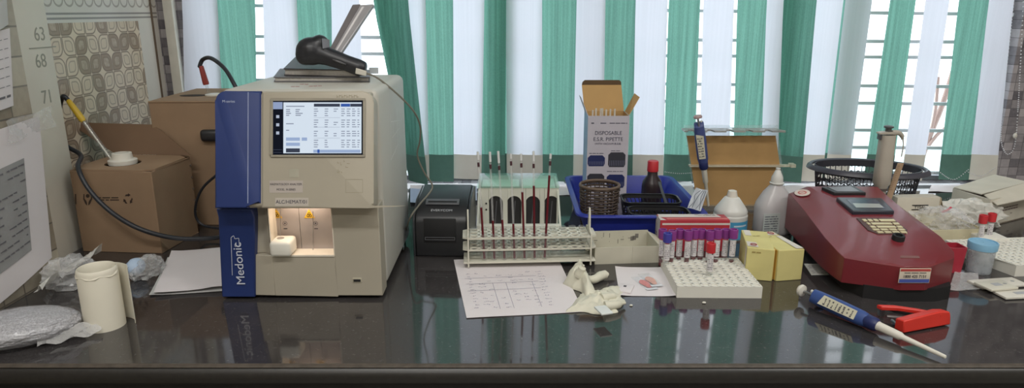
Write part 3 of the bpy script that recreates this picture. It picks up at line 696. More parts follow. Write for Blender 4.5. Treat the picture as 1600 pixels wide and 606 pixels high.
b = B(); S(b,.455,.745,.06,.115,.001); obj('dark_button', b, DK, scr); b = B(); S(b,.86,.985,.06,.115,.001); obj('dark_button', b, DK, scr); b = B(); S(b,.145,.30,.88,.955,.001); S(b,.0,.1,.9,.91,.001); S(b,.0,.1,.95,.96,.001); obj('dark_button', b, DK, scr)
b = B(); S(b,.755,.858,.06,.115,.001); S(b,.495,.52,.90,.965,.0012); obj('blue_buttons', b, SB, scr)
b = B(); S(b,.145,.3,.68,.74,.001); S(b,.32,.38,.68,.74,.001); S(b,.145,.3,.775,.835,.001); S(b,.45,.975,.905,.96,.001); obj('pale_buttons', b, EMIT('screen_pale', (160,180,215), .9), scr)
b = B(); r = random.Random(5)
for k in range(18):
    y = .15+k*.041
    if k in (4,9,13): continue
    for x, w in ((.455,.05),(.575,.045),(.675,.05),(.76,.045),(.82,.045),(.88,.05),(.94,.03)):
        if x == .675 and r.random() < .6: continue
        d = r.uniform(.6,1)*w; S(b,x,x+d,y,y+.014,.001)
for x0, x1, y in ((.145,.35,.10),(.145,.19,.16),(.25,.30,.16),(.145,.19,.195),(.25,.29,.195),(.145,.2,.23),(.25,.33,.23),(.145,.18,.265),(.25,.31,.265),(.145,.23,.42),(.145,.18,.54)): S(b,x0,x1,y,y+.016,.001)
for y in (.315,.49,.69): S(b,.455,.745,y,y+.004,.001)
obj('screen_print', b, MDK, scr)
b = B()
for y in (.27,.42,.57):
    S(b,.035,.07,y,y+.055,.001)
obj('tab_icons', b, EMIT('screen_icon', (190,200,220), .8), scr)
# stickers and print under the screen
b = B(); q = pan(421,282); q2 = pan(473,301); b.box(q[0],q2[0],q2[1],q[1],0,.0003); st = obj('sticker', b, M('clear_sticker', (178,169,162), .35), fp)
text('HAEMATOLOGY ANALYSER', .0048, INK, st, ((q[0]+q2[0])/2, q[1]-.006, .0004), (0,0,0), sx=.85)
text('MODEL  M-SERIES', .0046, INK, st, ((q[0]+q2[0])/2, q[1]-.0145, .0004), (0,0,0), sx=.85)
b = B(); q = pan(430,309); q2 = pan(482,322); b.box(q[0],q2[0],q2[1],q[1],0,.0003); st = obj('sticker', b, M('paper_label', (182,174,164), .6), fp)
text('ALC/HEMAT/01', .0080, M('label_ink', (44,42,66), .6), st, ((q[0]+q2[0])/2, (q[1]+q2[1])/2, .0004), (0,0,0), sx=.95)
b = B(); q = pan(452,264); q2 = pan(467,277); b.box(q[0],q2[0],q2[1],q[1],0,.0003); obj('grey_smudge_sticker', b, M('grey_sticker', (168,164,148), .6), fp)
b = B(); q = pan(540,280); q2 = pan(567,301); 
for a in ((q[0],q2[0],q[1]-.0005,q[1]),(q[0],q2[0],q2[1],q2[1]+.0005),(q[0],q[0]+.0005,q2[1],q[1]),(q2[0]-.0005,q2[0],q2[1],q[1])): b.box(*a,0,.0002)
r = random.Random(9)
for (u, v) in ((527,255),(532,258),(537,253),(542,256),(528,268),(533,270),(540,262),(527,270)):
    x, y = pan(u, v); b.box(x, x+r.uniform(.002,.005), y, y+.0009, 0, .0002); b.box(x, x+.0008, y, y+r.uniform(.001,.005), 0, .0002)
x, y = pan(526,151)
for i in range(9): b.box(x+i*.004, x+i*.004+.003, y-.001+.002*(i%2), y+.0002+.002*(i%2), 0, .0002); b.box(x+i*.004, x+i*.004+.0007, y-.002, y+.003, 0, .0002)
obj('pencil_marks', b, M('tape_residue', (150,142,122), .7), fp)
# marks on the right wall of the housing
b = B(); xr = -.2188
def rs(u, v): q = atx(u, v, xr); return q
for p, q in (((610,178),(611,250)),((620,168),(621,225)),((611,190),(625,188)),((613,215),(624,200)),((611,250),(622,225)),((618,190),(618,240))):
    a, c = rs(*p), rs(*q); d = (c-a).normalized(); s = Vector((0,d.z,-d.y))*.0008
    b.poly([a+s, c+s, c-s, a-s])
obj('scraped_tape', b, M('tape_white', (214,214,208), .6), an, loc=-AO)
b = B(); r = random.Random(2)
for k in range(7):
    p = at(455+k*7, 133+r.uniform(-2,2), .3536); b.box(p.x,p.x+.006,p.y-.002,p.y+.002,.3528,.3534)
obj('red_scrawl', b, M('dull_red_ink', (150,84,84), .7), an, loc=-AO)
# ------------------------------------------------------------------ ON TOP OF THE ANALYSER
TZ = .3535
def book(name, label, pts, z0, h, cover, page, cat='notebook'):
    q = [at(u, v, z0) for u, v in pts]; o = sum(q, Vector())/4; t = thing(name, label, cat, (o.x,o.y,z0))
    L = [(p.x-o.x, p.y-o.y) for p in q]
    def sc(k): return [(x*k, y*k) for x, y in L]
    c = .0018
    b = B(); b.prism([(x,y,0) for x, y in L], (0,0,c)); b.prism([(x,y,h-c) for x, y in L], (0,0,c)); obj('cover', b, cover, t)
    b = B(); b.prism([(x,y,c) for x, y in sc(.975)], (0,0,h-2*c)); obj('pages', b, page, t); return t
GREYC = M('grey_book_cover', (98,98,102), .5); PAGES = M('page_block', (186,182,176), .8, .1, 200)
book('notebook', 'wider grey notebook lying on the analyser, lowest of its stack', [(428,128),(578,128),(578,116),(438,114)], TZ, .009, GREYC, PAGES)
book('notebook', 'thicker dark notebook on the wider one, under the scanner', [(444,118),(562,121),(566,104),(462,98)], TZ+.0092, .013, M('charcoal_cover', (64,62,66), .5), PAGES)
b = B(); pz = TZ+.0225
bt = aty(508,92,1.262); bt2 = aty(524,92,1.262)
q = [aty(508,92,1.27), aty(527,90,1.27), aty(584,6,1.35), aty(552,8,1.35)]
t = thing('propped_case', 'flat silver case leaning up behind the barcode scanner', 'case', q[0]); o = q[0].copy()
nrm = (q[1]-q[0]).cross(q[3]-q[0]).normalized()
if nrm.y > 0: nrm = -nrm
b = B(); b.prism([p-o for p in q], -nrm*.008); obj('case_body', b, M('silver_case', (176,174,178), .35, metal=.3), t, bevel=.0015)
def inq(s, w, k=0): return (q[0]*(1-s)+q[1]*s)*(1-w)+(q[3]*(1-s)+q[2]*s)*w-o+nrm*k
b = B(); b.prism([inq(-.02,0,.0003), inq(.36,0,.0003), inq(.36,1,.0003), inq(-.02,1,.0003)], nrm*.0008); lab(obj('dark_strip', b, M('taupe_strip', (112,108,110), .4), t), 'dark grey strip')
b = B(); b.prism([inq(.5,0,.0003), inq(.62,0,.0003), inq(.62,.95,.0003), inq(.5,.95,.0003)], nrm*.0006); lab(obj('bright_strip', b, M('bright_strip', (222,220,222), .3), t), 'bright strip')
# barcode scanner
SCY = 1.235
hc = aty(490,80,SCY)
t = thing('barcode_scanner', 'black handheld barcode scanner lying on the notebooks', 'barcode scanner', hc)
k = hc.y*math.cos(TILT)/FPX*1.05
def sp(u, v, dy=0): return aty(u, v, SCY+dy)-hc
b = B(); b.ball(sp(486,80), .027, .024, .025); b.ball(sp(500,70,.004), .017, .020, .018); b.ball(sp(477,86,-.004), .017, .02, .018)
b.tube([sp(488,80), sp(512,88,-.002), sp(540,98,-.004), sp(562,106,-.005), sp(572,108,-.005)], [.022,.0165,.0145,.0150,.012], 14)
obj('body', remesh(b, .0022, 8), M('scanner_black', (34,35,40), .38, .05), t, smooth=60)
b = B(); b.loft([[sp(u,v,d) for u,v,d in ((503,60,-.012),(512,62,-.006),(512,74,-.010),(504,76,-.018))], [sp(u+3,v,d+.004) for u,v,d in ((503,60,-.012),(512,62,-.006),(512,74,-.010),(504,76,-.018))]]); lab(obj('scan_window', b, M('window_grey', (120,122,130), .15), t), 'grey scan window')
b = B(); b.tube([sp(520,93,-.018), sp(530,97,-.019), sp(541,101,-.019)], [.002,.0042,.002], 8); obj('trigger', b, BLACK, t)
b = B(); b.hexa([sp(556,106,-.020), sp(573,111,-.020), sp(573,111,-.008), sp(556,106,-.008)], [sp(555,115,-.018), sp(572,119,-.018), sp(572,119,-.008), sp(555,115,-.008)]); lab(obj('cable_plug', b, WHITE, t, bevel=.001), 'white plug')
WIRE = M('grey_olive_wire', (120,116,104), .5)
b = B(); cp = [sp(571,114,-.012), sp(590,122,-.012), aty(620,146,1.235)-hc, aty(645,172,1.26)-hc, aty(656,195,1.29)-hc, aty(656,220,1.31)-hc, aty(652,242,1.33)-hc, aty(662,268,1.34)-hc, aty(675,288,1.35)-hc, aty(672,300,1.34)-hc, aty(655,320,1.31)-hc, aty(640,342,1.28)-hc, at(632,372,.003)-hc, at(630,390,.003)-hc]
b.tube(cp, .0017, 8, 8); lab(obj('cable', b, WIRE, t), 'thin grey cable')
p = at(584,117,TZ+.0002); t = thing('clear_holder', 'small clear acrylic holder beside the scanner plug', 'holder', p)
b = B(); b.box(-.014,.010,-.004,.020,0,.0015); b.box(-.014,-.0125,-.004,.02,.0015,.022); b.hexa([(-.0125,.018,.0015),(.010,.018,.0015),(.010,.02,.0015),(-.0125,.02,.0015)],[(-.0125,.024,.024),(.016,.024,.024),(.016,.026,.024),(-.0125,.026,.024)]); obj('acrylic', b, GL, t)
b = B(); b.box(-.010,.008,.006,.009,.002,.014); lab(obj('insert', b, M('pale_insert', (190,196,200), .5), t), 'pale grey insert')
# ------------------------------------------------------------------ LOOSE PAPERS AT THE BACK
flat_sheet('paper_sheet', 'white papers edge lying at the back by the blind, behind the printer', [(641,290),(715,287),(732,296),(641,300)], PAPER, .0008, seed=8)
flat_sheet('plastic_sheet', 'pale blue plastic sheet behind the black receipt printer', [(641,296),(745,292),(745,315),(641,318)], M('pale_blue_plastic', (168,180,206), .35), .003, cat='plastic sheet', seed=9, curl=.006)
flat_sheet('paper_sheet', 'white paper lying between the slotted white case and the blue tub', [(858,284),(880,284),(900,305),(862,305)], PAPER, .0008, seed=11)
flat_sheet('paper_sheet', 'white paper lying by the window behind the oval basket', [(1205,292),(1290,284),(1300,306),(1215,312)], PAPER, .0008, seed=12)
flat_sheet('paper_sheet', 'white paper lying by the window right of the oval basket', [(1455,290),(1530,286),(1510,300),(1450,300)], PAPER, .0008, seed=13)
flat_sheet('paper_sheet', 'printed paper lying behind the right rim of the blue tub', [(1045,286),(1080,284),(1090,312),(1062,318)], PAPERB, .0008, seed=14)
# ------------------------------------------------------------------ RECEIPT PRINTER
po = at(690, 401); t = thing('receipt_printer', 'black thermal receipt printer beside the analyser', 'printer', po, -.03)
PRB = M('printer_black', (32,33,36), .38, .05); PRG = M('printer_grey', (52,54,58), .3, .05)
w = .052; b = B()
prof = [(0,0),(0,.070),(.006,.084),(.05,.108),(.125,.118),(.155,.110),(.16,0)]
b.prism([(-w,y,z) for y, z in prof], (2*w,0,0)); obj('body', b, PRB, t, bevel=.003)
for s in (-1,1):
    b = B(); b.prism([(s*w-(.004 if s < 0 else -.0005)+(.004 if s < 0 else 0)-(.0045 if s < 0 else 0),y*1.0+.001,z*.98) for y, z in prof], (.0045,0,0)); obj('side_panel', b, PRG, t, bevel=.0015)
b = B(); b.box(-.034,.030,-.0015,.002,.030,.080,.001); lab(obj('front_cover', b, BLACKM, t), 'matte front cover')
b = B()
for a in ((-.032,.028,.036,.0368),(-.032,.028,.041,.0418),(-.032,-.0312,.036,.0418),(.0272,.028,.036,.0418)): b.box(a[0],a[1],-.0022,-.0012,a[2],a[3])
obj('cover_latch', b, M('latch_grey', (110,112,116), .4), t)
sl_ = math.atan2(.024,.044); pmx = Matrix.Translation((0,.028,.0962)) @ Matrix.Rotation(sl_, 4, 'X')
b = B(pmx); b.box(-.034,.034,.004,.02,.0005,.0035,.001); lab(obj('paper_slot_plate', b, M('slot_grey', (92,94,98), .35), t), 'grey slot plate')
b = B(pmx); b.box(-.029,.029,.009,.013,.0032,.0042); obj('paper_slot', b, BLACKM, t)
m = pmx @ Matrix.Translation((0,-.011,.0008)); text('EVERYCOM', .0085, M('grey_lettering', (176,178,182), .5), t, None, mw=m, name='brand_lettering', sx=1.0)
# ------------------------------------------------------------------ SLOTTED WHITE CASE WITH GLASS TOP
co_ = aty(812, 356, 1.355); co_ = Vector((co_.x+.004, 1.355, 0))
t = thing('slide_case', 'white case with glass top and four dark arched slots behind the test tube rack', 'case', co_)
wl, wr = -.094, .083
CW = M('case_white', (206,206,194), .45, .04); dp = .215
b = B(); b.box(wl,wr,0,.016,0,.046,.002); b.box(wl,wr,.085,dp,0,.010); b.box(wl,wr,0,.09,0,.006); obj('base', b, CW, t)
ys = .10
b = B()
# sloped front with four arches: panel in x-z, cut as strips
ax = [-.056+.041*i for i in range(4)]; ar = .0160; z0, zt = .010, .083; ztop = .101
def arch_panel(b, y):
    xs0 = wl
    for i, cx in enumerate(ax):
        b.poly([(xs0,y,z0),(cx-ar,y,z0),(cx-ar,y,ztop),(xs0,y,ztop)]); xs0 = cx+ar
        top = [(cx+ar*math.cos(PI-PI*k/10), y, zt-ar+.0+ar*math.sin(PI-PI*k/10)) for k in range(11)]
        for k in range(10):
            p, q = top[k], top[k+1]; b.poly([p, q, (q[0],y,ztop), (p[0],y,ztop)])
        for p in (0, 10):
            pass
        b.poly([(cx-ar,y,z0),(cx-ar,y,zt-ar),(cx-ar,y+.0001,zt-ar),(cx-ar,y+.0001,z0)])
    b.poly([(xs0,y,z0),(wr,y,z0),(wr,y,ztop),(xs0,y,ztop)])
arch_panel(b, ys); obj('slotted_front', b, CW, t, solid=.0025)
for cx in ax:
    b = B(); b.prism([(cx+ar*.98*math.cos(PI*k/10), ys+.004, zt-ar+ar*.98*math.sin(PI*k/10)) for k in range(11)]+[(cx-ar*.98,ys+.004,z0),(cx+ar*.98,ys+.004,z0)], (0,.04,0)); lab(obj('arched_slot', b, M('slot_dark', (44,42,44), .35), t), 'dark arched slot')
    b = B(); b.prism([(cx-.003,ys+.0035,.012),(cx-.001,ys+.0035,.012),(cx+.003,ys+.0035,.07),(cx+.001,ys+.0035,.07)], (0,.0004,0)); obj('slot_glint', b, M('slot_glint_grey', (92,92,96), .3), t)  # slanting paler strip, a glint painted onto the dark slot
for x in (wl, wr-.004):
    b = B(); b.prism([(x,.006,.046),(x,.012,.0462),(x,ys+.006,ztop),(x,dp,ztop),(x,dp,.0),(x,ys+.004,0),(x,ys-.004,.082),(x,.004,.040)], (.004,0,0)); obj('side_rail', b, CW, t)
b = B(); b.box(wl,wr,dp-.004,dp,.01,ztop); obj('back_wall', b, CW, t)
b = B(); b.box(wl-.003,wr+.002,ys-.004,dp+.004,ztop+.0005,ztop+.0055,.001); lab(obj('glass_top', b, GREENG, t), 'greenish glass top')
b = B(); b.box(wl+.006,-.004,ys+.03,dp-.02,ztop-.006,ztop-.004); b.box(.002,wr-.006,ys+.01,dp-.012,ztop-.006,ztop-.004); obj('paper_under_glass', b, M('pale_green_paper', (206,222,210), .8), t)
b = B()
for z in (.052,.066): b.ball((wl+.017,ys-.002,z), .0022, seg=8)
obj('rivets', b, BLACKM, t)
# ------------------------------------------------------------------ TEST TUBE RACK
rf0, rf1 = at(731,421), at(924,417)
rz = math.atan2(rf1.y-rf0.y, rf1.x-rf0.x); RL = (rf1-rf0).length
RKO = rf0.copy(); RKM = Matrix.Translation(RKO) @ Matrix.Rotation(rz,4,'Z')
t = thing('test_tube_rack', 'white plastic three tier test tube rack standing on the handwritten sheet', 'rack', RKO+Vector((0,0,.0035)), rz)
RKO.z = .0035; RKM = Matrix.Translation(RKO) @ Matrix.Rotation(rz,4,'Z')
NX, NY, RD = 12, 3, .058; CWD = (RL-.006)/NX
def hole(i, j): return (.003+CWD*(i+.5), RD/NY*(j+.5))
for z, thk, nm in ((.056,.0035,'upper_shelf'),(.033,.003,'middle_shelf')):
    b = B(); b.holed(.003, RL-.003, 0, RD, z, z+thk, NX, NY, .0070, True)
    for s in (-1, 1):
        x = 0 if s < 0 else RL
        b.prism([(x-.004*s,0,z),(x+.009*s,.008,z),(x+.009*s,RD-.008,z),(x-.004*s,RD,z)], (0,0,thk))
    obj(nm, b, OFFW, t)
b = B(); b.box(-.008, RL+.008, 0, RD, .0075, .0105, .001); obj('lower_shelf', b, OFFW, t)
for x in (.0, RL-.003):
    b = B(); pf = [(0,0),(0,.064),(.020,.068),(.024,.100),(.029,.108),(.034,.100),(.038,.068),(RD,.064),(RD,0),(RD-.005,0),(RD-.006,.052),(.006,.052),(.005,0)]
    b.prism([(x,y,z) for y, z in pf], (.003,0,0)); obj('end_panel', b, OFFW, t, bevel=.0006)
def tube_mesh(L=.0535, r=.0064):
    b = B(); pr_ = [(.0003,0)]+[(r*math.sin(a), r-r*math.cos(a)) for a in [PI/2*k/5 for k in range(1,6)]]+[(r,L-.001),(r+.0006,L),(r-.0012,L),(r-.0014,L-.004)]
    b.lathe(pr_, 16, cap0=True); return b
ORD = ['leftmost','second from left','third from left','fourth from left','fifth from left','sixth from left','seventh from left','eighth from left','ninth from left','tenth from left','eleventh from left','rightmost']
gt0 = None
def glass_tube(i, j, label, grp):
    global gt0
    p = RKM @ Vector((*hole(i, j), .0108))
    if gt0 is None: gt0 = o = obj('glass_test_tube', tube_mesh(), GLT)
    else: o = gt0.copy(); COL.objects.link(o)
    o.location = p; lab(o, label, 'test tube', grp); return o
PIPT = [(746.4,237,749.6,324),(765.4,237,767,344),(778.4,236,783,343),(798,240,800,349),(814,240,817,300),(833.6,236,834,290),(860.4,240,854,274)]
PLUGV = [257,260,262,255,258,259,255]
for k, (ut, vt, ub, vf) in enumerate(PIPT):
    # column whose hole is nearest to the pipette's foot
    i = min(range(NX), key=lambda i: abs((RKM @ Vector((*hole(i,0), .058))).x-aty(ub,366,(RKM @ Vector((*hole(i,0), .058))).y).x))
    glass_tube(i, 0, 'glass tube in the rack front row holding the %s pipette' % ORD[k].replace('seventh from left', 'rightmost'), 'front row test tubes')
    foot = RKM @ Vector((hole(i,0)[0], hole(i,0)[1], .0135)); top = aty(ut, vt, foot.y+.004)
    d = top-foot; L = d.length; dn = d.normalized()
    pt_ = thing('sedimentation_pipette', '%s of the seven upright glass pipettes in the rack, holding dark blood' % ORD[k].replace('seventh from left', 'rightmost'), 'pipette', foot, 0, 'glass sedimentation pipettes in the rack')
    b = B(); b.tube([Vector(), dn*L], .0021, 10); obj('glass_stem', b, GLASS('pipette_glass', (.95,.95,.95), .17, (225,225,225), .1, .3), pt_)
    q = aty(ub+(ut-ub)*max(0,(366-vf)/130), vf, foot.y+.003); fl = max(.02, (q-foot).dot(dn))
    b = B(); b.tube([dn*.001, dn*fl], .00222, 10); lab(obj('blood_column', b, BLOOD, pt_), 'dark red blood column')
    pz = aty(ut, PLUGV[k], foot.y+.004); s = (pz-foot).dot(dn)
    b = B(); b.tube([dn*(s-.004), dn*(s+.004)], .0023, 8); lab(obj('printed_band', b, M('maroon_band', (74,44,50), .5), pt_), 'dark band')
    b = B(); b.tube([dn*(s+.009), dn*(L*.999)], .0022, 8); lab(obj('white_scale', b, M('white_scale', (214,216,216), .5), pt_), 'white printed top')
for i in range(NX): glass_tube(i, 2, 'empty glass tube in the rack back row, %s' % ORD[i], 'back row test tubes')
for i in (8, 9): glass_tube(i, 1, 'empty glass tube in the rack middle row, %s of two' % ('left' if i == 8 else 'right'), 'middle row test tubes')
# handwritten sheet under the rack
t, fn = flat_sheet('handwritten_sheet', 'white sheet of handwritten figures under the test tube rack', [(709,406),(870,400),(912,487),(729,497)], PAPER, .0009, seed=3, curl=.0008, n=10)
b = B(); r = random.Random(4)
def hs(s0, s1, w, h, up=.0008):
    b.poly([fn(s0,w-h/2)+Vector((0,0,up)), fn(s1,w-h/2)+Vector((0,0,up)), fn(s1,w+h/2)+Vector((0,0,up)), fn(s0,w+h/2)+Vector((0,0,up))])
for w in (.62,.52,.40): hs(.06,.72,w,.004)
for s in (.30,.42,.66): b.poly([fn(s,.10)+Vector((0,0,.0008)), fn(s+.004,.10)+Vector((0,0,.0008)), fn(s+.004,.52)+Vector((0,0,.0008)), fn(s,.52)+Vector((0,0,.0008))])
for k in range(13):
    w = .70-k*.048
    for s, d in ((.08,.05),(.16,.06),(.24,.04),(.34,.05),(.46,.06),(.54,.05),(.62,.05),(.72,.06)):
        if r.random() < .62:
            x = s+r.uniform(0,.02); e = x+d*r.uniform(.4,1)
            while x < e: q = r.uniform(.004,.012); hs(x, x+q, w+r.uniform(-.006,.006), r.uniform(.004,.012)); x += q+.005
obj('handwriting', b, M('pencil_blue_ink', (172,169,184), .8), t, weld=False)
# ------------------------------------------------------------------ LATEX GLOVES
def heap(b, outline, ctr, zc, hmax, seed, o, nr=12, sub_=6, ridge=22, zed=.003):       # wrinkled thin rubber thrown down inside an outline
    pts = [at(u, v) for u, v in outline]; P = crom(pts+[pts[0]], sub_)[:-1]; c = at(*ctr); n = len(P); loops = []
    for j in range(1, nr+1):
        f = j/nr; l = []
        for p in P:
            q = c.lerp(p, f); w = Vector((q.x*ridge, q.y*ridge, seed))
            r1 = 1-2*abs(mnoise.noise(w*1.4)); r2 = 1-2*abs(mnoise.noise(w*3.1+Vector((5,2,1))))
            env = (1-f**2.4); h = hmax*env*(.62+.30*r1+.20*r2)+zed*(.35+.65*max(0, r2))*(1-.55*f)
            jit = Vector((mnoise.noise(w*4), mnoise.noise(w*4+Vector((9,9,9))), 0))*.0022*f
            l.append(Vector((q.x, q.y, zc+max(.0008, h)))+jit-o)
        loops.append(l)
    vs = [[b.v(p) for p in l] for l in loops]; cv = b.v(c+Vector((0,0,zc+hmax*.85))-o); m = len(P)
    for i in range(m): b.f([cv, vs[0][i], vs[0][(i+1)%m]])
    for a_, d_ in zip(vs, vs[1:]):
        for i in range(m): b.f([a_[i], d_[i], d_[(i+1)%m], a_[(i+1)%m]])
    bt = [b.v(Vector((p.x+o.x, p.y+o.y, zc+.0003))-o) for p in loops[-1]]
    for i in range(m): b.f([vs[-1][i], bt[i], bt[(i+1)%m], vs[-1][(i+1)%m]])
    b.f(bt[::-1])
c = at(905, 455); b = B()
def gp(u, v, z): return at(u, v, z)-c
heap(b, [(880,444),(888,432),(899,424),(906,414),(912,420),(914,436),(926,452),(932,466),(918,470),(908,458),(894,452)], (905,440), .0004, .030, 1.3, c)
b.tube([gp(911,440,.010), gp(918,436,.009), gp(929,436,.009), gp(938,431,.010), gp(944,429,.010), gp(949,428,.009)], [.007,.0065,.0078,.0085,.008,.004], 12, 4)
b.tube([gp(905,430,.022), gp(909,420,.036), gp(912,414,.044)], [.010,.007,.002], 9, 4)
o = obj('latex_glove', b, LATEX, smooth=50); o.location = c; lab(o, 'crumpled cream latex glove with one finger pointing right, beside the rack', 'glove', 'used latex gloves')
c = at(935, 478); b = B()
heap(b, [(884,488),(900,470),(912,458),(930,456),(950,452),(968,448),(974,456),(970,464),(977,472),(970,480),(962,482),(965,489),(948,491),(930,492),(912,488),(898,488)], (936,472), .0004, .013, 5.1, c, 14, 5, 26, .004)
b.tube([gp(940,466,.012), gp(955,463,.012), gp(968,463,.009)], [.008,.007,.003], 10, 4); b.tube([gp(945,478,.010), gp(962,476,.010), gp(976,473,.007)], [.008,.007,.003], 10, 4)
o = obj('latex_glove', b, LATEX, smooth=50); o.location = c; lab(o, 'flatter cream latex glove in front, at the corner of the handwritten sheet', 'glove', 'used latex gloves')
pw = at(943, 474, .030); b = B(); b.box(-.010,.010,-.016,.014,0,.003,.001); o = obj('paper_scrap', b, M('bluish_white_paper', (214,218,216), .7), smooth=0); o.location = (pw.x,pw.y,.0175); o.rotation_euler = (0,0,.3); lab(o, 'small bluish white paper scrap lying on the front latex glove', 'paper scrap')
# ------------------------------------------------------------------ LOW OPEN CARTON TRAY
a0, a1 = at(929,413), at(1029,410); t = thing('open_carton', 'low open off-white carton right of the test tube rack', 'box', a0, math.atan2(a1.y-a0.y, a1.x-a0.x))
L = (a1-a0).length; D = .085; H_ = .034; th = .002; GC = M('greyish_white_card', (190,186,170), .8, .05)
b = B(); b.box(0,L,0,th,0,H_); b.box(0,L,D-th,D,0,H_+.006); b.box(0,th,th,D-th,0,H_+.003); b.box(L-th,L,th,D-th,0,H_+.003); b.box(th,L-th,th,D-th,0,th); obj('body', b, GC, t)
b = B(); b.hexa([(L,.0,H_),(L,D,H_+.003),(L+.001,D,H_+.003),(L+.001,0,H_)], [(L+.016,.01,H_-.012),(L+.018,D,H_-.006),(L+.019,D,H_-.006),(L+.017,.01,H_-.012)]); obj('flap', b, GC, t)
b = B(); b.hexa([(0,.0,H_),(0,D,H_+.003),(.001,D,H_+.003),(.001,0,H_)], [(-.014,.01,H_-.010),(-.014,D,H_-.004),(-.013,D,H_-.004),(-.013,.01,H_-.010)]); obj('flap', b, GC, t)
b = B(); r = random.Random(8)
for k in range(16): x = .012+r.random()*(L-.03); z = .012+r.random()*.016; b.box(x, x+r.choice((.001,.007)), D-th-.0003, D-th, z, z+.0012+.008*(r.random() < .3))
obj('pencil_marks', b, M('grey_pencil', (120,116,110), .8), t)
b = B(); b.box(L*.58,L*.58+.0006,-.0003,0,0,H_); obj('front_crease', b, M('crease_line_card', (170,166,150), .8), t)  # crease drawn as a thin, slightly darker line
b = B(); b.ball((.047,.02,.012), .004, .004, .010, 10); b.ball((.044,.03,.010), .008, .006, .008, 10); lab(obj('cotton_wad', remesh(b, .001, 4, .001, 200), M('cotton', (216,214,204), .95)), 'white cotton wad inside the low open carton', 'cotton wad'); o = bpy.data.objects['cotton_wad']; mw_ = Matrix.Translation(a0) @ Matrix.Rotation(math.atan2(a1.y-a0.y, a1.x-a0.x),4,'Z'); o.matrix_world = mw_ @ Matrix.Translation((0,0,.002))
# ------------------------------------------------------------------ BLUE TUB
def rrect(x0, x1, y0, y1, r, n=6):
    o = []
    for cx, cy, a in ((x1-r,y1-r,0),(x0+r,y1-r,PI/2),(x0+r,y0+r,PI),(x1-r,y0+r,3*PI/2)):
        o += [(cx+r*math.cos(a+PI/2*k/n), cy+r*math.sin(a+PI/2*k/n)) for k in range(n+1)]
    return o
zr = .064
pA, pB, pC, pD = at(906,338,zr), at(1108,336,zr), at(1046,276,zr), at(884,273,zr)
tx0, tx1, ty0, ty1 = (pA.x+pD.x)/2, (pB.x+pC.x)/2, (pA.y+pB.y)/2, (pC.y+pD.y)/2
tcx, tcy = (tx0+tx1)/2, (ty0+ty1)/2
t = thing('plastic_tub', 'cobalt blue rectangular plastic tub full of lab supplies', 'tub', (tcx,tcy,0))
hw, hd = (tx1-tx0)/2, (ty1-ty0)/2
def rl(k, z, r=.03): return [(x, y, z) for x, y in rrect(-hw+k, hw-k, -hd+k, hd-k, r)]
b = B(); b.loft([rl(.022,0,.02), rl(.004,zr-.006), rl(-.004,zr-.006), rl(-.006,zr-.003), rl(-.005,zr), rl(.005,zr), rl(.008,zr-.004), rl(.025,.004,.018)]); tb_ = obj('basin', b, TUBB, t)
# E.S.R. pipette carton standing in the tub
ef, eg = aty(919,181,1.60), aty(984,180,1.60)
ew = eg.x-ef.x; eh = ef.z-.0046; ed = .085
t = thing('pipette_carton', 'open white carton printed DISPOSABLE E.S.R. PIPETTE standing in the blue tub', 'box', (ef.x, 1.56, .0046))
ECW = M('lilac_white_card', (182,178,188), .6, .02); ECB = M('blue_white_card', (150,176,204), .6, .04); EIN = M('kraft_card_inside', (186,150,98), .8, .04)
b = B(); th = .0012
ef, eg = aty(919,181,1.56), aty(984,180,1.56); ew = eg.x-ef.x; eh = ef.z-.0046
t.location.x = ef.x
b.box(0,ew,0,th,0,eh); obj('front_face', b, ECW, t)
b = B(); b.box(0,th,th,ed,0,eh); b.box(ew-th,ew,th,ed,0,eh); b.box(th,ew-th,ed-th,ed,0,eh); b.box(th,ew-th,th,ed-th,0,th); lab(obj('side_faces', b, ECB, t), 'blue printed sides')
b = B(); b.box(th,th+.0006,th,ed-th,.02,eh); b.box(ew-th-.0006,ew-th,th,ed-th,.02,eh); b.box(th,ew-th,ed-th-.0006,ed-th,.02,eh); lab(obj('inside_lining', b, EIN, t), 'brown inside')
fl_ = .072; ft = Vector((0,.018,fl_-.012))
b = B(); b.hexa([(0,ed,eh),(ew,ed,eh),(ew,ed+th,eh),(0,ed+th,eh)], [(-.006+p[0]*1.0,p[1],p[2]) for p in ((0,ed+ft.y,eh+ft.z),(ew,ed+ft.y,eh+ft.z),(ew,ed+ft.y+th,eh+ft.z),(0,ed+ft.y+th,eh+ft.z))]); lf_ = obj('top_flap', b, EIN, t)
b = B(); zz = eh+ft.z; yy_ = ed+ft.y
tk = [(-.006,0),(ew-.006,0),(ew-.007,.007),(ew-.012,.012),(.0,.012),(-.005,.007)]
b.prism([(x,yy_-.006*k/.012-.0005,zz+k) for x, k in tk], (0,th,0)); lab(obj('tuck_tab', b, M('tuck_card', (120,98,76), .8), lf_), 'darker tuck tab')
b = B(); b.hexa([(ew,.012,eh),(ew,ed-.012,eh),(ew+th,ed-.012,eh),(ew+th,.012,eh)], [(ew+.024,.02,eh+.040),(ew+.018,ed-.03,eh+.045),(ew+.019,ed-.03,eh+.045),(ew+.025,.02,eh+.040)]); obj('side_flap', b, EIN, t)
b = B(); b.hexa([(0,.01,eh),(0,ed-.01,eh),(th,ed-.01,eh),(th,.01,eh)], [(-.016,.02,eh+.040),(-.016,ed-.02,eh+.040),(-.015,ed-.02,eh+.040),(-.015,.02,eh+.040)]); obj('side_flap', b, ECW, t)
EI = M('print_dark_blue_grey', (74,74,92), .6); F = (PI/2,0,0)
for s_, z, sz, sx in (('DISPOSABLE',.040,.0125,.92),('E.S.R. PIPETTE',.0545,.0125,.92),('(WITH VACUUM BULB)',.065,.0062,.95)): text(s_, sz, EI, t, (ew*.5,-.0004,eh-z), F, sx=sx)
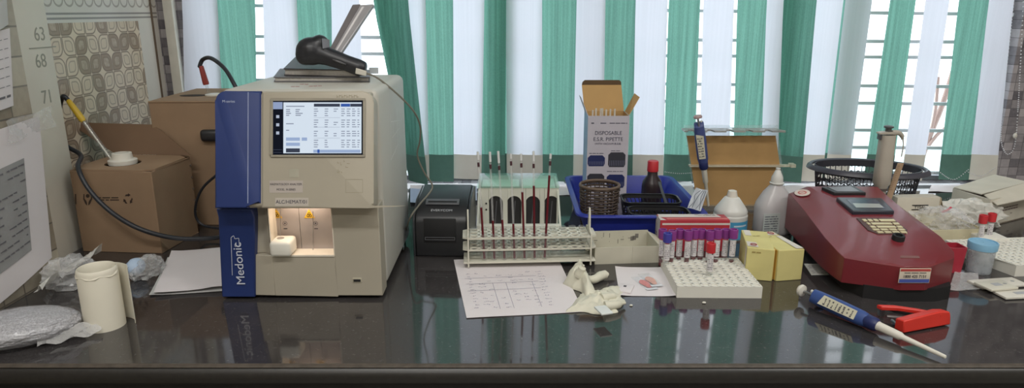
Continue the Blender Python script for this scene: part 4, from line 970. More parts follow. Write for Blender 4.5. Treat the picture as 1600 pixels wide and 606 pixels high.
b = B(); FMx = Matrix(((1,0,0,0),(0,0,-1,-.0002),(0,1,0,0),(0,0,0,1)))
scrib(b, ew*.30, ew*.95, eh-.0185, eh-.015, 1, .0018, FMx, .1, 2); scrib(b, ew*.08, ew*.17, eh-.019, eh-.0145, 1, .0026, FMx, 0, 3); scrib(b, ew*.05, ew*.40, eh-.089, eh-.086, 1, .0014, FMx, .1, 4); scrib(b, ew*.58, ew*.8, eh-.083, eh-.080, 1, .0014, FMx, .1, 5); scrib(b, ew*.5, ew*.9, eh-.132, eh-.129, 1, .0014, FMx, .1, 6); obj('fine_print', b, EI, t)
def pic(x0, x1, z0, z1, kind):
    b = B(); c_ = .006; b.poly([(ew*x0+c_,-.0005,eh-z0),(ew*x1-c_,-.0005,eh-z0),(ew*x1,-.0005,eh-z0-c_),(ew*x1,-.0005,eh-z1+c_),(ew*x1-c_*.5,-.0005,eh-z1),(ew*x0+c_*.5,-.0005,eh-z1),(ew*x0,-.0005,eh-z1+c_),(ew*x0,-.0005,eh-z0-c_)])
    p = obj('printed_picture', b, NAVY if kind else M('picture_charcoal', (52,52,62), .5), t)
    b = B()
    for k in range(9): x = ew*x0+(x1-x0)*ew*(k+.8)/9.8; b.poly([(x,-.0008,eh-z1+.003),(x+.0012,-.0008,eh-z1+.003),(x+.0012,-.0008,eh-z1+(z1-z0)*.45),(x,-.0008,eh-z1+(z1-z0)*.45)])
    obj('picture_detail', b, M('picture_grey', (104,106,130), .5), p)
pic(.02,.44,.092,.118,1); pic(.52,.94,.085,.120,0); pic(.02,.44,.136,.165,0); pic(.50,.94,.138,.170,1)
b = B(); r = random.Random(6)
for k in range(7): x = .012+k*.009; b.tube([(x,.03+r.random()*.03,.03),(x+r.uniform(-.004,.006),.03+r.random()*.04,eh+r.uniform(.0,.010))], .0022, 6)
o = obj('pipette_bundle', b, FILM2); o.location = (ef.x,1.56,.008); lab(o, 'wrapped clear pipettes showing in the open pipette carton top', 'pipettes'); o['kind'] = 'stuff'
# brown woven basket
wc = at(938, 338, .0); wb = aty(937, 290, 1.455)
t = thing('woven_basket', 'small round dark brown woven basket in the blue tub', 'basket', (wb.x,1.455,.0046))
WV = M('dark_brown_wicker', (74,60,50), .6, .2, 90); zt = wb.z+.002-.0046
b = B(); ns = 26; rr0, rr1 = .037, .0425
for j in range(15):
    z = .004+(zt-.008)*j/14; rad = rr0+(rr1-rr0)*j/14; P = []
    for k in range(ns*4+1):
        a = 2*PI*k/(ns*4); P.append(Vector(((rad+.0014*math.sin(a*ns/2+PI*j))*math.cos(a), (rad+.0014*math.sin(a*ns/2+PI*j))*math.sin(a), z)))
    b.tube(P, .0021, 5, caps=False)
for k in range(ns): a = 2*PI*k/ns; b.tube([(rr0*math.cos(a), rr0*math.sin(a), 0), (rr1*math.cos(a), rr1*math.sin(a), zt)], .0012, 5)
obj('weave', b, WV, t, weld=False)
b = B(); b.tube([(rr1*math.cos(2*PI*k/36), rr1*math.sin(2*PI*k/36), zt) for k in range(37)], .0032, 8); obj('rim', b, M('brown_wicker_rim', (104,86,72), .55, .1), t)
b = B(); b.lathe([(.0005,.003),(rr0-.002,.003)], 24); obj('bottom', b, WV, t)
# dark bottle with red cap
bp_ = aty(1018, 300, 1.60); t = thing('dark_bottle', 'dark brown bottle with red cap standing in the blue tub', 'bottle', (bp_.x,1.60,.0046))
bt_ = aty(1018,251,1.60).z-.0046
b = B(); b.lathe([(.002,0),(.024,0),(.0245,.003),(.0245,bt_-.062),(.022,bt_-.05),(.0125,bt_-.036),(.0115,bt_-.02)], 24, cap0=True, cap1=True); obj('body', b, M('dark_bottle_plastic', (44,34,38), .3, .05), t)
b = B(); b.lathe([(.0125,bt_-.026),(.0135,bt_-.025),(.0130,bt_-.002),(.0115,bt_)], 24, cap0=True, cap1=True); obj('cap', b, REDC, t)
# perforated black trays
def tray(label, c, w, d, h, rz, tilt=0):
    t = thing('perforated_tray', label, 'tray', c, 0, 'black perforated trays in the tub', rot=(tilt,0,rz))
    loop0 = rrect(-w*.44, w*.44, -d*.42, d*.42, .016, 6); loop1 = rrect(-w/2, w/2, -d/2, d/2, .02, 6); n = len(loop0)
    b = B(); rows = 3; m = n*2
    def P(k, z):
        k %= n*2; i = k//2; f = (k % 2)*.5
        a = Vector(loop0[i]).lerp(Vector(loop0[(i+1)%n]), f); c_ = Vector(loop1[i]).lerp(Vector(loop1[(i+1)%n]), f); p = a.lerp(c_, z/h); return (p.x, p.y, z)
    # even spacing along the wall
    per = [0]; L1 = [Vector(p) for p in loop1]+[Vector(loop1[0])]
    for p, q in zip(L1, L1[1:]): per.append(per[-1]+(q-p).length)
    def at_(s, z):
        s = (s % 1)*per[-1]; i = max(k for k in range(n) if per[k] <= s+1e-9); f = (s-per[i])/max(1e-9, per[i+1]-per[i]); i2 = (i+1) % n
        a = Vector(loop0[i]).lerp(Vector(loop0[i2]), f); c_ = Vector(loop1[i]).lerp(Vector(loop1[i2]), f); p = a.lerp(c_, z/h); return (p.x, p.y, z)
    K = int(per[-1]/.0095); zs = [h*.18+h*.68*j/rows for j in range(rows+1)]
    V = [[b.v(at_((k+.35*j)/K, z)) for k in range(K)] for j, z in enumerate(zs)]
    cells = [b.f([V[j][k], V[j][(k+1)%K], V[j+1][(k+1)%K], V[j+1][k]]) for j in range(rows) for k in range(K)]
    V0 = [b.v(at_(k/K, 0)) for k in range(K)]; V2 = [b.v(at_((k+.35*rows)/K, h)) for k in range(K)]
    for k in range(K):
        b.f([V0[k], V0[(k+1)%K], V[0][(k+1)%K], V[0][k]]); b.f([V[-1][k], V[-1][(k+1)%K], V2[(k+1)%K], V2[k]])
    b.f(V0[::-1])
    b.bm.normal_update(); bmesh.ops.inset_individual(b.bm, faces=cells, thickness=.0015); bmesh.ops.delete(b.bm, geom=cells, context='FACES')
    obj('wall', b, BLACKM, t, smooth=30, solid=.0014)
    b = B(); pts = [(x, y, h) for x, y in loop1]; b.loft([[(x*k1, y*k2, h+dz) for x, y in loop1] for k1, k2, dz in ((.97,.95,0),(1.03,1.05,0),(1.035,1.06,.002),(1.0,1.0,.003),(.965,.94,.002),(.97,.95,0))], False, False); obj('rim', b, BLACK, t); return t
tray('black perforated tray in the tub, the farther one beneath the dark bottle', tuple(aty(1016,311,1.505)-Vector((0,0,.052))), .130, .080, .052, -.03)
tray('black perforated tray in the tub, the nearer one by the front rim', tuple(aty(1029,330,1.428)-Vector((0,0,.046))), .130, .068, .046, -.02)
q0, q1 = aty(1042,321,1.485), aty(1030,284,1.545); b = B(); d = q1-q0; b.hexa([(-.003,0,0),(.003,0,0),(.003,.003,0),(-.003,.003,0)], [d+Vector(p) for p in ((-.003,0,0),(.003,0,0),(.003,.003,0),(-.003,.003,0))]); o = obj('flat_stick', b, M('dark_grey_stick', (66,66,70), .4)); o.location = q0; lab(o, 'flat dark grey stick leaning in the farther black tray', 'stick')
q = aty(1090,322,1.37); b = B(); q2 = [aty(1074,325,1.375), aty(1094,329,1.37), aty(1107,298,1.40), aty(1088,293,1.405)]
b.grid(lambda s, w: (q2[0]*(1-s)+q2[1]*s)*(1-w)+(q2[3]*(1-s)+q2[2]*s)*w-q+Vector((0,.004*math.sin(5*s+3*w),0)), 8, 10)
t = thing('plastic_sachet', 'clear plastic sachet poking out of the right end of the blue tub', 'sachet', q); obj('film', b, M('milky_sachet', (176,182,190), .3, .1), t, solid=.0006)
b = B()
for k in range(4): b.tube([(q2[0]*(1-s)+q2[1]*s)*(1-w)+(q2[3]*(1-s)+q2[2]*s)*w-q+Vector((0,.004*math.sin(5*s+3*w)-.0012,0)) for s, w in ((.1+.25*k,.05),(.3+.2*k-.15*(k%2),.35),(.15+.22*k,.65),(.35+.16*k,.95))], .0007, 5, 4)
obj('creases', b, M('crease_grey', (104,110,120), .4), t)
# ------------------------------------------------------------------ ACRYLIC STAND WITH BROWN SHEET AND HANGING PIPETTE
SY_ = 1.66
t = thing('pipette_stand', 'clear acrylic pipette stand with brown protective sheet in front of the blind', 'stand', (aty(1160,300,SY_).x, SY_, 0)); so = t.location.copy()
lean = Vector((0,.05,0))
def st(u, v, k=0): p = aty(u, v, SY_+.0+(.0)); return p-so+Vector((0,k,0))
zb_ = 0.0
a, c_, d_, e_ = st(1088,310), st(1226,310), st(1212,212), st(1073,212)
bz = Vector((0,0,-a.z+.001))
bo0, bo1 = a+(a-e_)*((a.z-.001)/(e_.z-a.z)), c_+(c_-d_)*((c_.z-.001)/(d_.z-c_.z))
b = B(); b.prism([bo0, bo1, d_, e_], (0,.0015,0)); lab(obj('brown_sheet', b, M('kraft_paper', (178,142,92), .75, .09, 14), t), 'brown protective sheet')
tl, tr_ = st(1068,193), st(1226,193)
b = B(); b.prism([bo0+Vector((-.004,.003,0)), bo1+Vector((.004,.003,0)), st(1216,196,.003), st(1070,196,.003)], (0,.004,0)); obj('back_plate', b, GLASS('acrylic', (.93,.96,.97), .12, (220,228,232), .05), t)
b = B(); z1 = st(1100,203).z; xl, xr_ = st(1066,200).x, st(1214,200).x; n = 5; top = [(xl,-.055)]
pts = [(xl,.006),(xl-.002,-.03)]
for k in range(n):
    x0_ = xl+(xr_-xl)*(k+.12)/n; x1_ = xl+(xr_-xl)*(k+.5)/n; pts += [(x0_,-.035),(x0_+.004,-.016),(x1_-.004,-.016),(x1_,-.035)]
pts += [(xr_,-.035),(xr_+.006,-.04),(xr_+.010,-.03),(xr_,-.012),(xr_,.006)]
b.prism([(x,y,z1) for x, y in pts], (0,0,.004)); obj('hook_shelf', b, GLASS('acrylic_edge', (.80,.82,.82), .75, (168,166,162), .05), t)
b = B(); z2 = st(1150,258).z; b.box(st(1076,258).x, st(1234,258).x, -.012, .003, z2-.002, z2+.002); b.box(st(1232,252).x, st(1240,245).x, -.02, .0, z2-.002, z2+.006); obj('cross_shelf', b, GLASS('acrylic_pale', (.9,.93,.9), .55, (222,216,196), .05), t)
# bottom foot so that the plate stands
b = B(); b.box(bo0.x, bo1.x, -.05, .05, 0, .005, .001); obj('foot', b, bpy.data.materials['acrylic'], t)
def micropipette(label, top, tip, grp, cols, panel=True, face=(0,-1,0), sc=1.0):
    # built along +z, button up; tip at the origin
    body_c, knob_c, shaft_c = cols
    t = thing('micropipette', label, 'micropipette', tip, 0, grp)
    d = Vector(top)-Vector(tip); L = d.length; zz = d.normalized(); yy = -Vector(face); yy = (yy-zz*yy.dot(zz)).normalized(); xx = yy.cross(zz); mr = Matrix((xx,yy,zz)).transposed(); t.rotation_euler = mr.to_euler()
    s = L/.235
    b = B(); b.lathe([(.0018*sc,0),(.0028*sc,.001*s),(.0042*sc,.06*s),(.0062*sc,.064*s),(.0068*sc,.095*s),(.0082*sc,.102*s)], 16, cap0=True, cap1=True); obj('shaft', b, shaft_c, t)
    b = B(); b.lathe([(.0088*sc,.098*s),(.0105*sc,.102*s),(.0110*sc,.116*s),(.0095*sc,.119*s)], 18, cap0=True, cap1=True); obj('collar', b, NAVY if panel else body_c, t)
    b = B()
    def sec(w, dd, z, yo=0): return [(x*sc, (y+yo)*sc, z*s) for x, y in rrect(-w, w, -dd, dd, min(w, dd)*.8, 4)]
    b.loft([sec(.0105,.010,.115), sec(.0125,.0125,.125), sec(.013,.013,.160), sec(.0125,.0125,.195), sec(.0115,.0125,.206)]); obj('grip_body', b, body_c, t)
    b = B(); b.loft([sec(.0115,.008,.203,.004), sec(.0115,.006,.213,.007), sec(.010,.004,.216,.010)]); b.tube([Vector((0,.010*sc,.208*s)), Vector((0,.020*sc,.211*s)), Vector((0,.026*sc,.203*s))], [.006*sc,.0045*sc,.003*sc], 8); obj('finger_hook', b, body_c, t)
    b = B(); b.tube([(0,0,.200*s),(0,0,.229*s)], .0026*sc, 10); obj('plunger_rod', b, STEEL if panel else M('grey_rod', (140,138,130), .5), t)
    b = B(); b.lathe([(.004*sc,.226*s),(.0098*sc,.228*s),(.0102*sc,.232*s),(.008*sc,.235*s)], 18, cap0=True, cap1=True); obj('plunger_button', b, knob_c, t)
    b = B(); b.tube([(.006*sc,.007*sc,.202*s),(.006*sc,.007*sc,.219*s)], .0028*sc, 8); obj('ejector_button', b, WHITE if panel else body_c, t)
    if panel:
        b = B(); b.prism([(-.0075*sc,-.0128*sc,.128*s),(.0075*sc,-.0128*sc,.128*s),(.0085*sc,-.0128*sc,.185*s),(-.0085*sc,-.0128*sc,.190*s)], (0,-.0008,0)); pn = obj('label_panel', b, M('pale_label', (206,202,180), .5, .06), t)
        b = B(); r = random.Random(int(L*1e5))
        for k in range(8):
            z = (.133+k*.0065)*s
            for x in (-.0065,-.0035,-.0005,.0025):
                if r.random() < .8: b.box(x*sc, (x+.0024)*sc, -.0140*sc-.0001, -.0134*sc, z, z+r.uniform(.001,.0035))
        obj('printed_scale', b, M('scale_ink', (92,90,92), .6), pn)
    return t
micropipette('upright blue micropipette hanging from the clear acrylic stand', aty(1090,180,1.595), aty(1107,322,1.60), 'blue micropipettes', (M('slate_blue', (66,78,128), .4), M('pinkish_button', (176,150,150), .4), OFFW), face=(-.3,-1,0))
tp = at(1478,558,.007)-Vector((0,0,0)); kn = at(1249,452,.021); tp.z = .007
mp_ = micropipette('blue and white micropipette lying at the front edge of the counter', kn, tp, 'blue micropipettes', (M('denim_blue', (54,78,136), .4), WHITE, WHITE), face=(-.35,-.85,.35))
# ------------------------------------------------------------------ BOTTLES
MILK = M('translucent_white_plastic', (206,206,202), .35, .03)
yb_ = 1.42
def bz_(v, y): return aty(1140, v, y).z
q = aty(1140, 350, yb_); rB = (aty(1166,330,yb_).x-aty(1114,330,yb_).x)/2
t = thing('squat_bottle', 'squat white plastic bottle with blue label behind the purple capped tubes', 'bottle', (q.x, yb_, 0))
zs_, zk, zt_ = bz_(327,yb_), bz_(309,yb_), bz_(297,yb_)
b = B(); b.lathe([(.002,0),(rB-.003,0),(rB,.004),(rB,zs_-.012),(rB,zs_-.010),(rB-.0015,zs_-.008),(rB-.001,zs_-.002),(rB-.004,zs_+.004),(.016,zk+.001),(.0125,zk+.003)], 32, cap0=True, cap1=True); obj('body', b, MILK, t)
b = B(); b.lathe([(.0118,zk+.001),(.0115,zk+.004),(.009,zt_-.001),(.006,zt_)], 24, cap0=True, cap1=True); obj('nozzle_cap', b, WHITE, t)
b = B(); zl0, zl1 = .004, bz_(340,yb_)
b.loft([[((rB+.0004)*math.cos(a), (rB+.0004)*math.sin(a), z) for z in (zl0, zl1)] for a in [PI+.12+PI*.98*i/24 for i in range(25)]], False, False, False); lb_ = obj('label', b, M('sky_blue_label', (70,150,190), .5, .05), t)
b = B(); b.loft([[((rB+.0007)*math.cos(a), (rB+.0007)*math.sin(a), z) for z in (zl0, zl1-.001)] for a in [PI+.75+.55*i/8 for i in range(9)]], False, False, False)
b.loft([[((rB+.0007)*math.cos(a), (rB+.0007)*math.sin(a), z) for z in (zl1-.0105, zl1-.007)] for a in [PI+1.5+.9*i/8 for i in range(9)]], False, False, False); lab(obj('label_print', b, M('pale_label_print', (190,206,220), .5), lb_), 'pale label print')
yb_ = 1.455
q = aty(1207, 350, yb_); wB = (aty(1238,320,yb_).x-aty(1177,320,yb_).x)/2
zt_, zr_, zn, zsh = [aty(1207,v,yb_).z for v in (262, 280, 287, 318)]
t = thing('infusion_bottle', 'tall translucent infusion bottle with small capped neck beside the brown sheet', 'bottle', (q.x, yb_, 0), .15)
IB = M('cloudy_clear_plastic', (184,181,183), .3, .03)
def ov(w, d, z): return [(x,y,z) for x, y in rrect(-w, w, -d, d, min(w,d)*.9, 6)]
b = B(); b.loft([ov(wB*.9,.026,0), ov(wB,.030,.006), ov(wB*.97,.029,zsh*.5), ov(wB,.030,zsh-.008), ov(wB*.93,.028,zsh+.004), ov(wB*.62,.022,(zsh+zn)/2+.004), ov(.013,.012,zn-.002), ov(.0115,.0115,zn+.001)]); obj('body', b, IB, t)
b = B(); b.lathe([(.0115,zn),(.0150,zn+.0005),(.0155,zn+.003),(.013,zn+.004),(.0125,zr_+.001),(.0118,zr_+.006),(.006,zt_-.007),(.0045,zt_-.005),(.0050,zt_-.0005),(.003,zt_)], 24, cap0=True, cap1=True); lab(obj('cap', b, MILK, t), 'white stepped cap')
b = B(); b.box(-wB*.92,-.002,-.0312,-.0304,.006,.052); pl_ = obj('label', b, M('pale_printed_label', (190,198,196), .5), t)
b = B(); scrib(b, -wB*.86, -.006, .010, .048, 7, .0022, Matrix(((1,0,0,0),(0,0,-1,-.0313),(0,1,0,0),(0,0,0,1))), .25, 6); obj('label_print', b, M('label_grey_print', (110,116,124), .6), pl_)
# ------------------------------------------------------------------ RED AND WHITE CARTON
x0_ = aty(1032,345,1.325).x; x1_ = aty(1141,345,1.325).x; zt_ = aty(1090,344,1.325).z
t = thing('striped_carton', 'red and white carton standing behind the row of purple capped tubes', 'box', (x0_, 1.325, 0))
L = x1_-x0_; D = .042; b = B(); b.box(0,L,0,D,0,zt_,.001); obj('body', b, M('red_card', (170,44,58), .5, .05), t)
b = B(); b.poly([(.002,.020,zt_+.0004),(L-.012,.020,zt_+.0004),(L-.018,D,zt_+.0004),(.002,D,zt_+.0004)]); b.poly([(-.0004,0,0),(-.0004,D,0),(-.0004,D,zt_),(-.0004,0,zt_)]); b.poly([(.0,.0,zt_+.0004),(.012,.0,zt_+.0004),(.004,.020,zt_+.0004),(0,.028,zt_+.0004)]); b.poly([(.004,-.0004,zt_-.010),(L,-.0004,zt_-.010),(L,-.0004,zt_-.006),(.004,-.0004,zt_-.006)]); lab(obj('white_bands', b, M('carton_white', (214,206,200), .5), t), 'white top panel and side')
b = B(); b.poly([(.016,.006,zt_+.0004),(L-.002,.006,zt_+.0004),(L-.002,.014,zt_+.0004),(.014,.014,zt_+.0004)]); lab(obj('pale_red_stripe', b, M('salmon_stripe', (214,110,104), .4), t), 'pale red stripe')
b = B(); scrib(b, .004, .026, .004, D-.006, 5, .0016, Matrix(((0,0,-1,-.0006),(1,0,0,.02),(0,1,0,0),(0,0,0,1))), .2, 5); scrib(b, L*.55, L*.85, D-.012, D-.004, 2, .002, Matrix(((1,0,0,0),(0,1,0,0),(0,0,1,zt_+.0004),(0,0,0,1))), .1, 7); obj('print', b, INK, t)
# ------------------------------------------------------------------ FOAM TRAYS AND TUBES
def foam(name, label, M4, w, d, h, nx, ny):
    t = thing(name, label, 'foam tray', M4.translation, M4.to_euler().z)
    b = B(); b.holed(0,w,0,d,0,h,nx,ny,.0054,False,.0016,14); obj('foam_block', b, FOAM, t, smooth=30); return t
fa, fb = at(1057,465), at(1190,466); fz = at(1030,404,.022)
FW_ = (fb-fa).length; FH = .021
FMx_ = Matrix.Translation((fa.x, fa.y, 0)) @ Matrix.Rotation(math.atan2(fb.y-fa.y, fb.x-fa.x), 4, 'Z')
fb_l = at(1029, 402, FH); FD = (fb_l.y-fa.y)-.0
foam('foam_tray', 'white foam tube tray in the middle, holding purple capped tubes at its far edge', FMx_, FW_, FD, FH, 10, 10)
vac = None
def vtube(loc, cap, label, grp, rot=(0,0,0), fill=None, capm=None, L=.062):
    t = thing('blood_tube', label, 'blood tube', loc, 0, grp, rot=rot)
    r = .0056
    b = B(); b.lathe([(.0003,0)]+[(r*math.sin(a), r-r*math.cos(a)) for a in [PI/2*k/4 for k in range(1,5)]]+[(r,L),(r-.001,L)], 16, cap0=True); obj('glass_body', b, GLT, t)
    if fill:
        b = B(); b.lathe([(.0003,.001)]+[((r-.0012)*math.sin(a), r-(r-.0012)*math.cos(a)) for a in [PI/2*k/4 for k in range(1,5)]]+[(r-.0012,L*fill),(.0003,L*fill)], 14); lab(obj('blood', b, BLOOD, t), 'dark red blood')
    b = B(); b.lathe([(.0058,L-.012),(.0080,L-.011),(.0082,L+.004),(.0078,L+.006),(.0058,L+.0062),(.0052,L+.003),(.0003,L+.003)], 18, cap0=True); lab(obj('cap', b, cap, t), 'hollow topped cap')
    b = B(); b.loft([[((r+.0003)*math.cos(a), (r+.0003)*math.sin(a), z) for z in (.016, L-.014)] for a in [PI*1.08+PI*.84*i/10 for i in range(11)]], False, False, False); lb = obj('label', b, M('tube_label', (206,202,204), .6), t)
    b = B(); rr_ = random.Random(int(loc[0]*1e5))
    for k in range(7):
        z = .020+k*.0036
        for j in range(5):
            if rr_.random() < .6:
                a = PI*1.22+PI*.56*j/5; a2 = a+rr_.uniform(.1,.3)
                b.poly([((r+.0006)*math.cos(x), (r+.0006)*math.sin(x), zz) for x, zz in ((a,z),(a2,z),(a2,z+.0014),(a,z+.0014))])
    obj('label_print', b, M('label_print_grey', (104,100,112), .6), lb); return t
TU = [1036,1051,1063,1076,1086,1097,1110,1122,1135,1147]
for k, u in enumerate(TU):
    y = fa.y+FD-(.021 if k in (1,3,6,7,9) else .008)
    top = aty(u, 358+(2 if k in (1,3,6) else 0), y); L = .062
    base = Vector((top.x, y, max(.0062, top.z-.068)))
    vtube(base, PURP, 'purple capped blood tube at the far edge of the middle foam tray, %s' % (ORD[k] if k < 9 else 'rightmost'), 'purple capped blood tubes', fill=.22 if k in (1,2,3,4,5) else .12)
yq_ = fa.y+FD-.035; top = aty(1043.5, 364, yq_); vtube(Vector((top.x,yq_,max(.0062,top.z-.068))), BCAP, 'blue capped blood tube in front of the two leftmost purple capped tubes', None)
p = at(1107.5, 430, FH); top = aty(1107.5, 383, p.y); vtube(Vector((p.x, p.y, max(.006, top.z-.064))), REDC, 'red capped blood tube standing alone in the middle of the foam tray', None)
# ------------------------------------------------------------------ SLIDES ON PAPER
flat_sheet('paper_sheet', 'white paper under the stained glass slides, left of the foam tray', [(961,417),(1038,418),(1056,463),(968,462)], PAPER, .0008, seed=21)
def slide(label, u, v, rz, film, k):
    o = at(u, v); t = thing('glass_slide', label, 'glass slide', (o.x,o.y,.0016+.0013*k), rz, 'stained slides on the paper')
    b = B(); b.box(-.011,.011,-.032,.032,0,.0011); obj('glass', b, GL, t)
    b = B(); b.prism([(.008*math.cos(a)*(1+.2*math.sin(3*a)), -.004+.019*math.sin(a), .0012) for a in [2*PI*i/18 for i in range(18)]], (0,0,.0002)); lab(obj('smear', b, film, t), 'pink blood smear')
    b = B(); b.box(-.011,.011,-.032,-.024,.0012,.0014); lab(obj('frosted_end', b, M('frosted_white', (214,216,222), .6), t), 'white frosted end')
slide('glass slide with red smear on the white paper, left of the pair', 1007, 444, .28, BLOODL, 0)
slide('glass slide with paler smear on the white paper, right of the pair', 1016, 440, .22, M('pale_smear', (214,168,156), .5, .1, 200), 1)
p = at(976, 452, .001); t = thing('paper_scrap', 'small folded white paper strip at the left edge of the slide paper', 'paper scrap', (p.x,p.y,.0016), -.35)
b = B(); b.box(-.012,.014,-.018,.018,0,.0035,.001); obj('strip', b, PAPER, t)
b = B(); b.box(-.003,.002,.002,.008,.0035,.0038); obj('ink_dot', b, INK, t)
for lbl, u, v, s in (('tiny white crumb on the counter in front of the foam tray', 1100, 474, .0035), ('tiny white crumb on the counter right of the front latex glove', 986, 478, .003)):
    o = at(u, v); b = B(); b.ball((0,0,s*.5), s, s*.8, s*.5, 8); c_ = obj('crumb', b, WHITE); c_.location = o; lab(c_, lbl, 'crumb')
# ------------------------------------------------------------------ YELLOW BOXES
def ybox(label, u0, v0, u1, v1, top_v, rz, seed):
    p, q = at(u0, v0), at(u1, v1); w = (q-p).length; ang = math.atan2(q.y-p.y, q.x-p.x)
    h = aty(u0, top_v, p.y).z; d = .105
    t = thing('yellow_box', label, 'box', p, ang, 'yellow boxes')
    b = B(); sh = -.026 if seed == 1 else -.012
    b.hexa([(0,0,0),(w,0,0),(w+sh*.2,d,0),(sh*.2,d,0)], [(0,0,h),(w,0,h-.001),(w+sh*.2,d,h),(sh*.2,d,h)]); obj('body', b, YEL, t, bevel=.0015)
    b = B(); e = .0006
    if seed == 1:
        b.poly([(.001,.006,h+e),(w*.42,.004,h+e),(w*.36,.03,h+e),(.0,.034,h+e)]); b.poly([(.001,.07,h+e),(w*.25,.07,h+e),(w*.22,d-.002,h+e),(-.002,d-.002,h+e)]); b.poly([(-.0005,.004,.002),(-.0035,d-.004,.002),(-.0035,d-.004,h-.002),(-.0005,.004,h-.002)])
    else:
        b.poly([(w*.70,.002,h+e),(w-.001,.002,h+e),(w-.003,d-.03,h+e),(w*.74,d-.03,h+e)]); b.poly([(w*.52,d-.024,h+e),(w*.9,d-.024,h+e),(w*.88,d-.004,h+e),(w*.5,d-.004,h+e)])
    lab(obj('white_label', b, M('box_white_label', (212,206,196), .6), t), 'white printed label area')
    b = B(); cx, cy = (w*.25,.016) if seed == 1 else (w*.72,d-.014)
    b.loft([[(cx+rr*math.cos(a), cy+rr*1.3*math.sin(a), h+e*2) for a in [2*PI*i/16 for i in range(16)]] for rr in (.0036,.006)], False, False); b.poly([(cx-.003,cy-.001,h+e*2),(cx+.003,cy-.001,h+e*2),(cx+.003,cy+.001,h+e*2),(cx-.003,cy+.001,h+e*2)]); lab(obj('red_seal', b, M('brick_red_print', (166,70,66), .6), t), 'red round mark')
    b = B(); scrib(b, w*.5, w*.8, .04, .05, 1, .002, Matrix(((.9,-.3,0,.006),(.3,.9,0,.02),(0,0,1,h+e),(0,0,0,1))), .1, seed)
    if seed == 1: scrib(b, w*.18, w*.74, h-.010, h-.007, 1, .0022, Matrix(((1,0,0,0),(0,0,-1,-.0004),(0,1,0,0),(0,0,0,1))), .2, 3)
    obj('print', b, M('olive_print', (150,132,76), .7), t)
    b = B(); b.box(w-.0003 if seed == 1 else -.0010, w+.0010 if seed == 1 else .0003, .004, d*.9, .002, h-.002); lab(obj('amber_side', b, YELD, t), 'amber side'); return t
ybox('yellow box beside the foam tray, left of the two', 1163, 436, 1206, 440, 386, 0, 1)
ybox('yellow box nearer the red analyser, right of the two', 1212, 440, 1252, 437, 391, 0, 2)
t, fn = flat_sheet('printed_card', 'small printed card lying between the yellow box and the red analyser', [(1256,412),(1291,412),(1308,429),(1268,430)], M('card_grey_white', (196,192,186), .5), .0008, seed=30, curl=.0003)
b = B(); r = random.Random(3)
for k in range(5):
    for j in range(5):
        if r.random() < .7: s0, w0 = .1+j*.16, .15+k*.15; b.poly([fn(s0,w0)+Vector((0,0,.0006)), fn(s0+.12,w0)+Vector((0,0,.0006)), fn(s0+.12,w0+.05)+Vector((0,0,.0006)), fn(s0,w0+.05)+Vector((0,0,.0006))])
obj('print', b, M('card_print', (140,134,136), .7), t)
# ------------------------------------------------------------------ RED ANALYSER
RO = Vector((.668, 1.07, 0)); t = thing('photometer', 'dark red benchtop analyser with small display and keypad', 'lab analyser', RO); rd = t
def rp(y, k=0): return (y-1.07)
# stations along y: (y, left, inner left, inner right, right, z outer, z inner)
ST = [(.000,-.014,-.012,.022,.026,.0635,.0645),(.012,-.042,-.030,.045,.049,.0645,.067),(.036,-.097,-.033,.066,.092,.067,.072),(.055,-.0995,-.033,.074,.103,.071,.0765),(.11,-.100,-.033,.083,.112,.080,.088),(.17,-.094,-.030,.090,.112,.087,.098),(.24,-.086,-.029,.098,.112,.094,.106),(.30,-.080,-.030,.104,.110,.0985,.112),(.335,-.076,-.036,.110,.110,.100,.116),(.35,-.074,-.036,.108,.108,.097,.113)]
ST = [(y, l, il, min(ir, r-.002), r, zo, zi) for y, l, il, ir, r, zo, zi in ST]
b = B(); loops = []
for y, l, il, ir, r, zo, zi in ST:
    zb = .022
    loops.append([(l,y,zb),(l,y,zb+(zo-zb)*.5),(l,y,zo),((l+il)/2,y,zo+(zi-zo)*.5),(il,y,zi),((il+ir)/2,y,zi+.001),(ir,y,zi),(r,y,zo),(r,y,zb+(zo-zb)*.5),(r,y,zb)])
b.loft(loops); sh_ = obj('shell', b, RED, t, smooth=15, bevel=.0012)
b = B(); b.loft([[(l*.93+.002,y+.004,z) for l, y, z in L_]for L_ in ([(x,y,0) for x, y in ((-.03,.0),(.052,.0),(.085,.012),(.094,.03),(.098,.33),(-.066,.33),(-.088,.06),(-.072,.016))], [(x,y,.024) for x, y in ((-.03,.0),(.052,.0),(.085,.012),(.094,.03),(.098,.33),(-.066,.33),(-.088,.06),(-.072,.016))])]); bs_ = obj('base', b, BLACKM, t)
b = B(); q = aty(1467,453,1.09)-RO; b.box(q.x-.006,q.x+.006,q.y-.006,q.y-.003,q.z-.003,q.z+.003); b.box(q.x+.010,q.x+.013,q.y-.002,q.y+.001,q.z-.014,q.z-.007); lab(obj('white_tags', b, WHITE, t), 'small white tags')
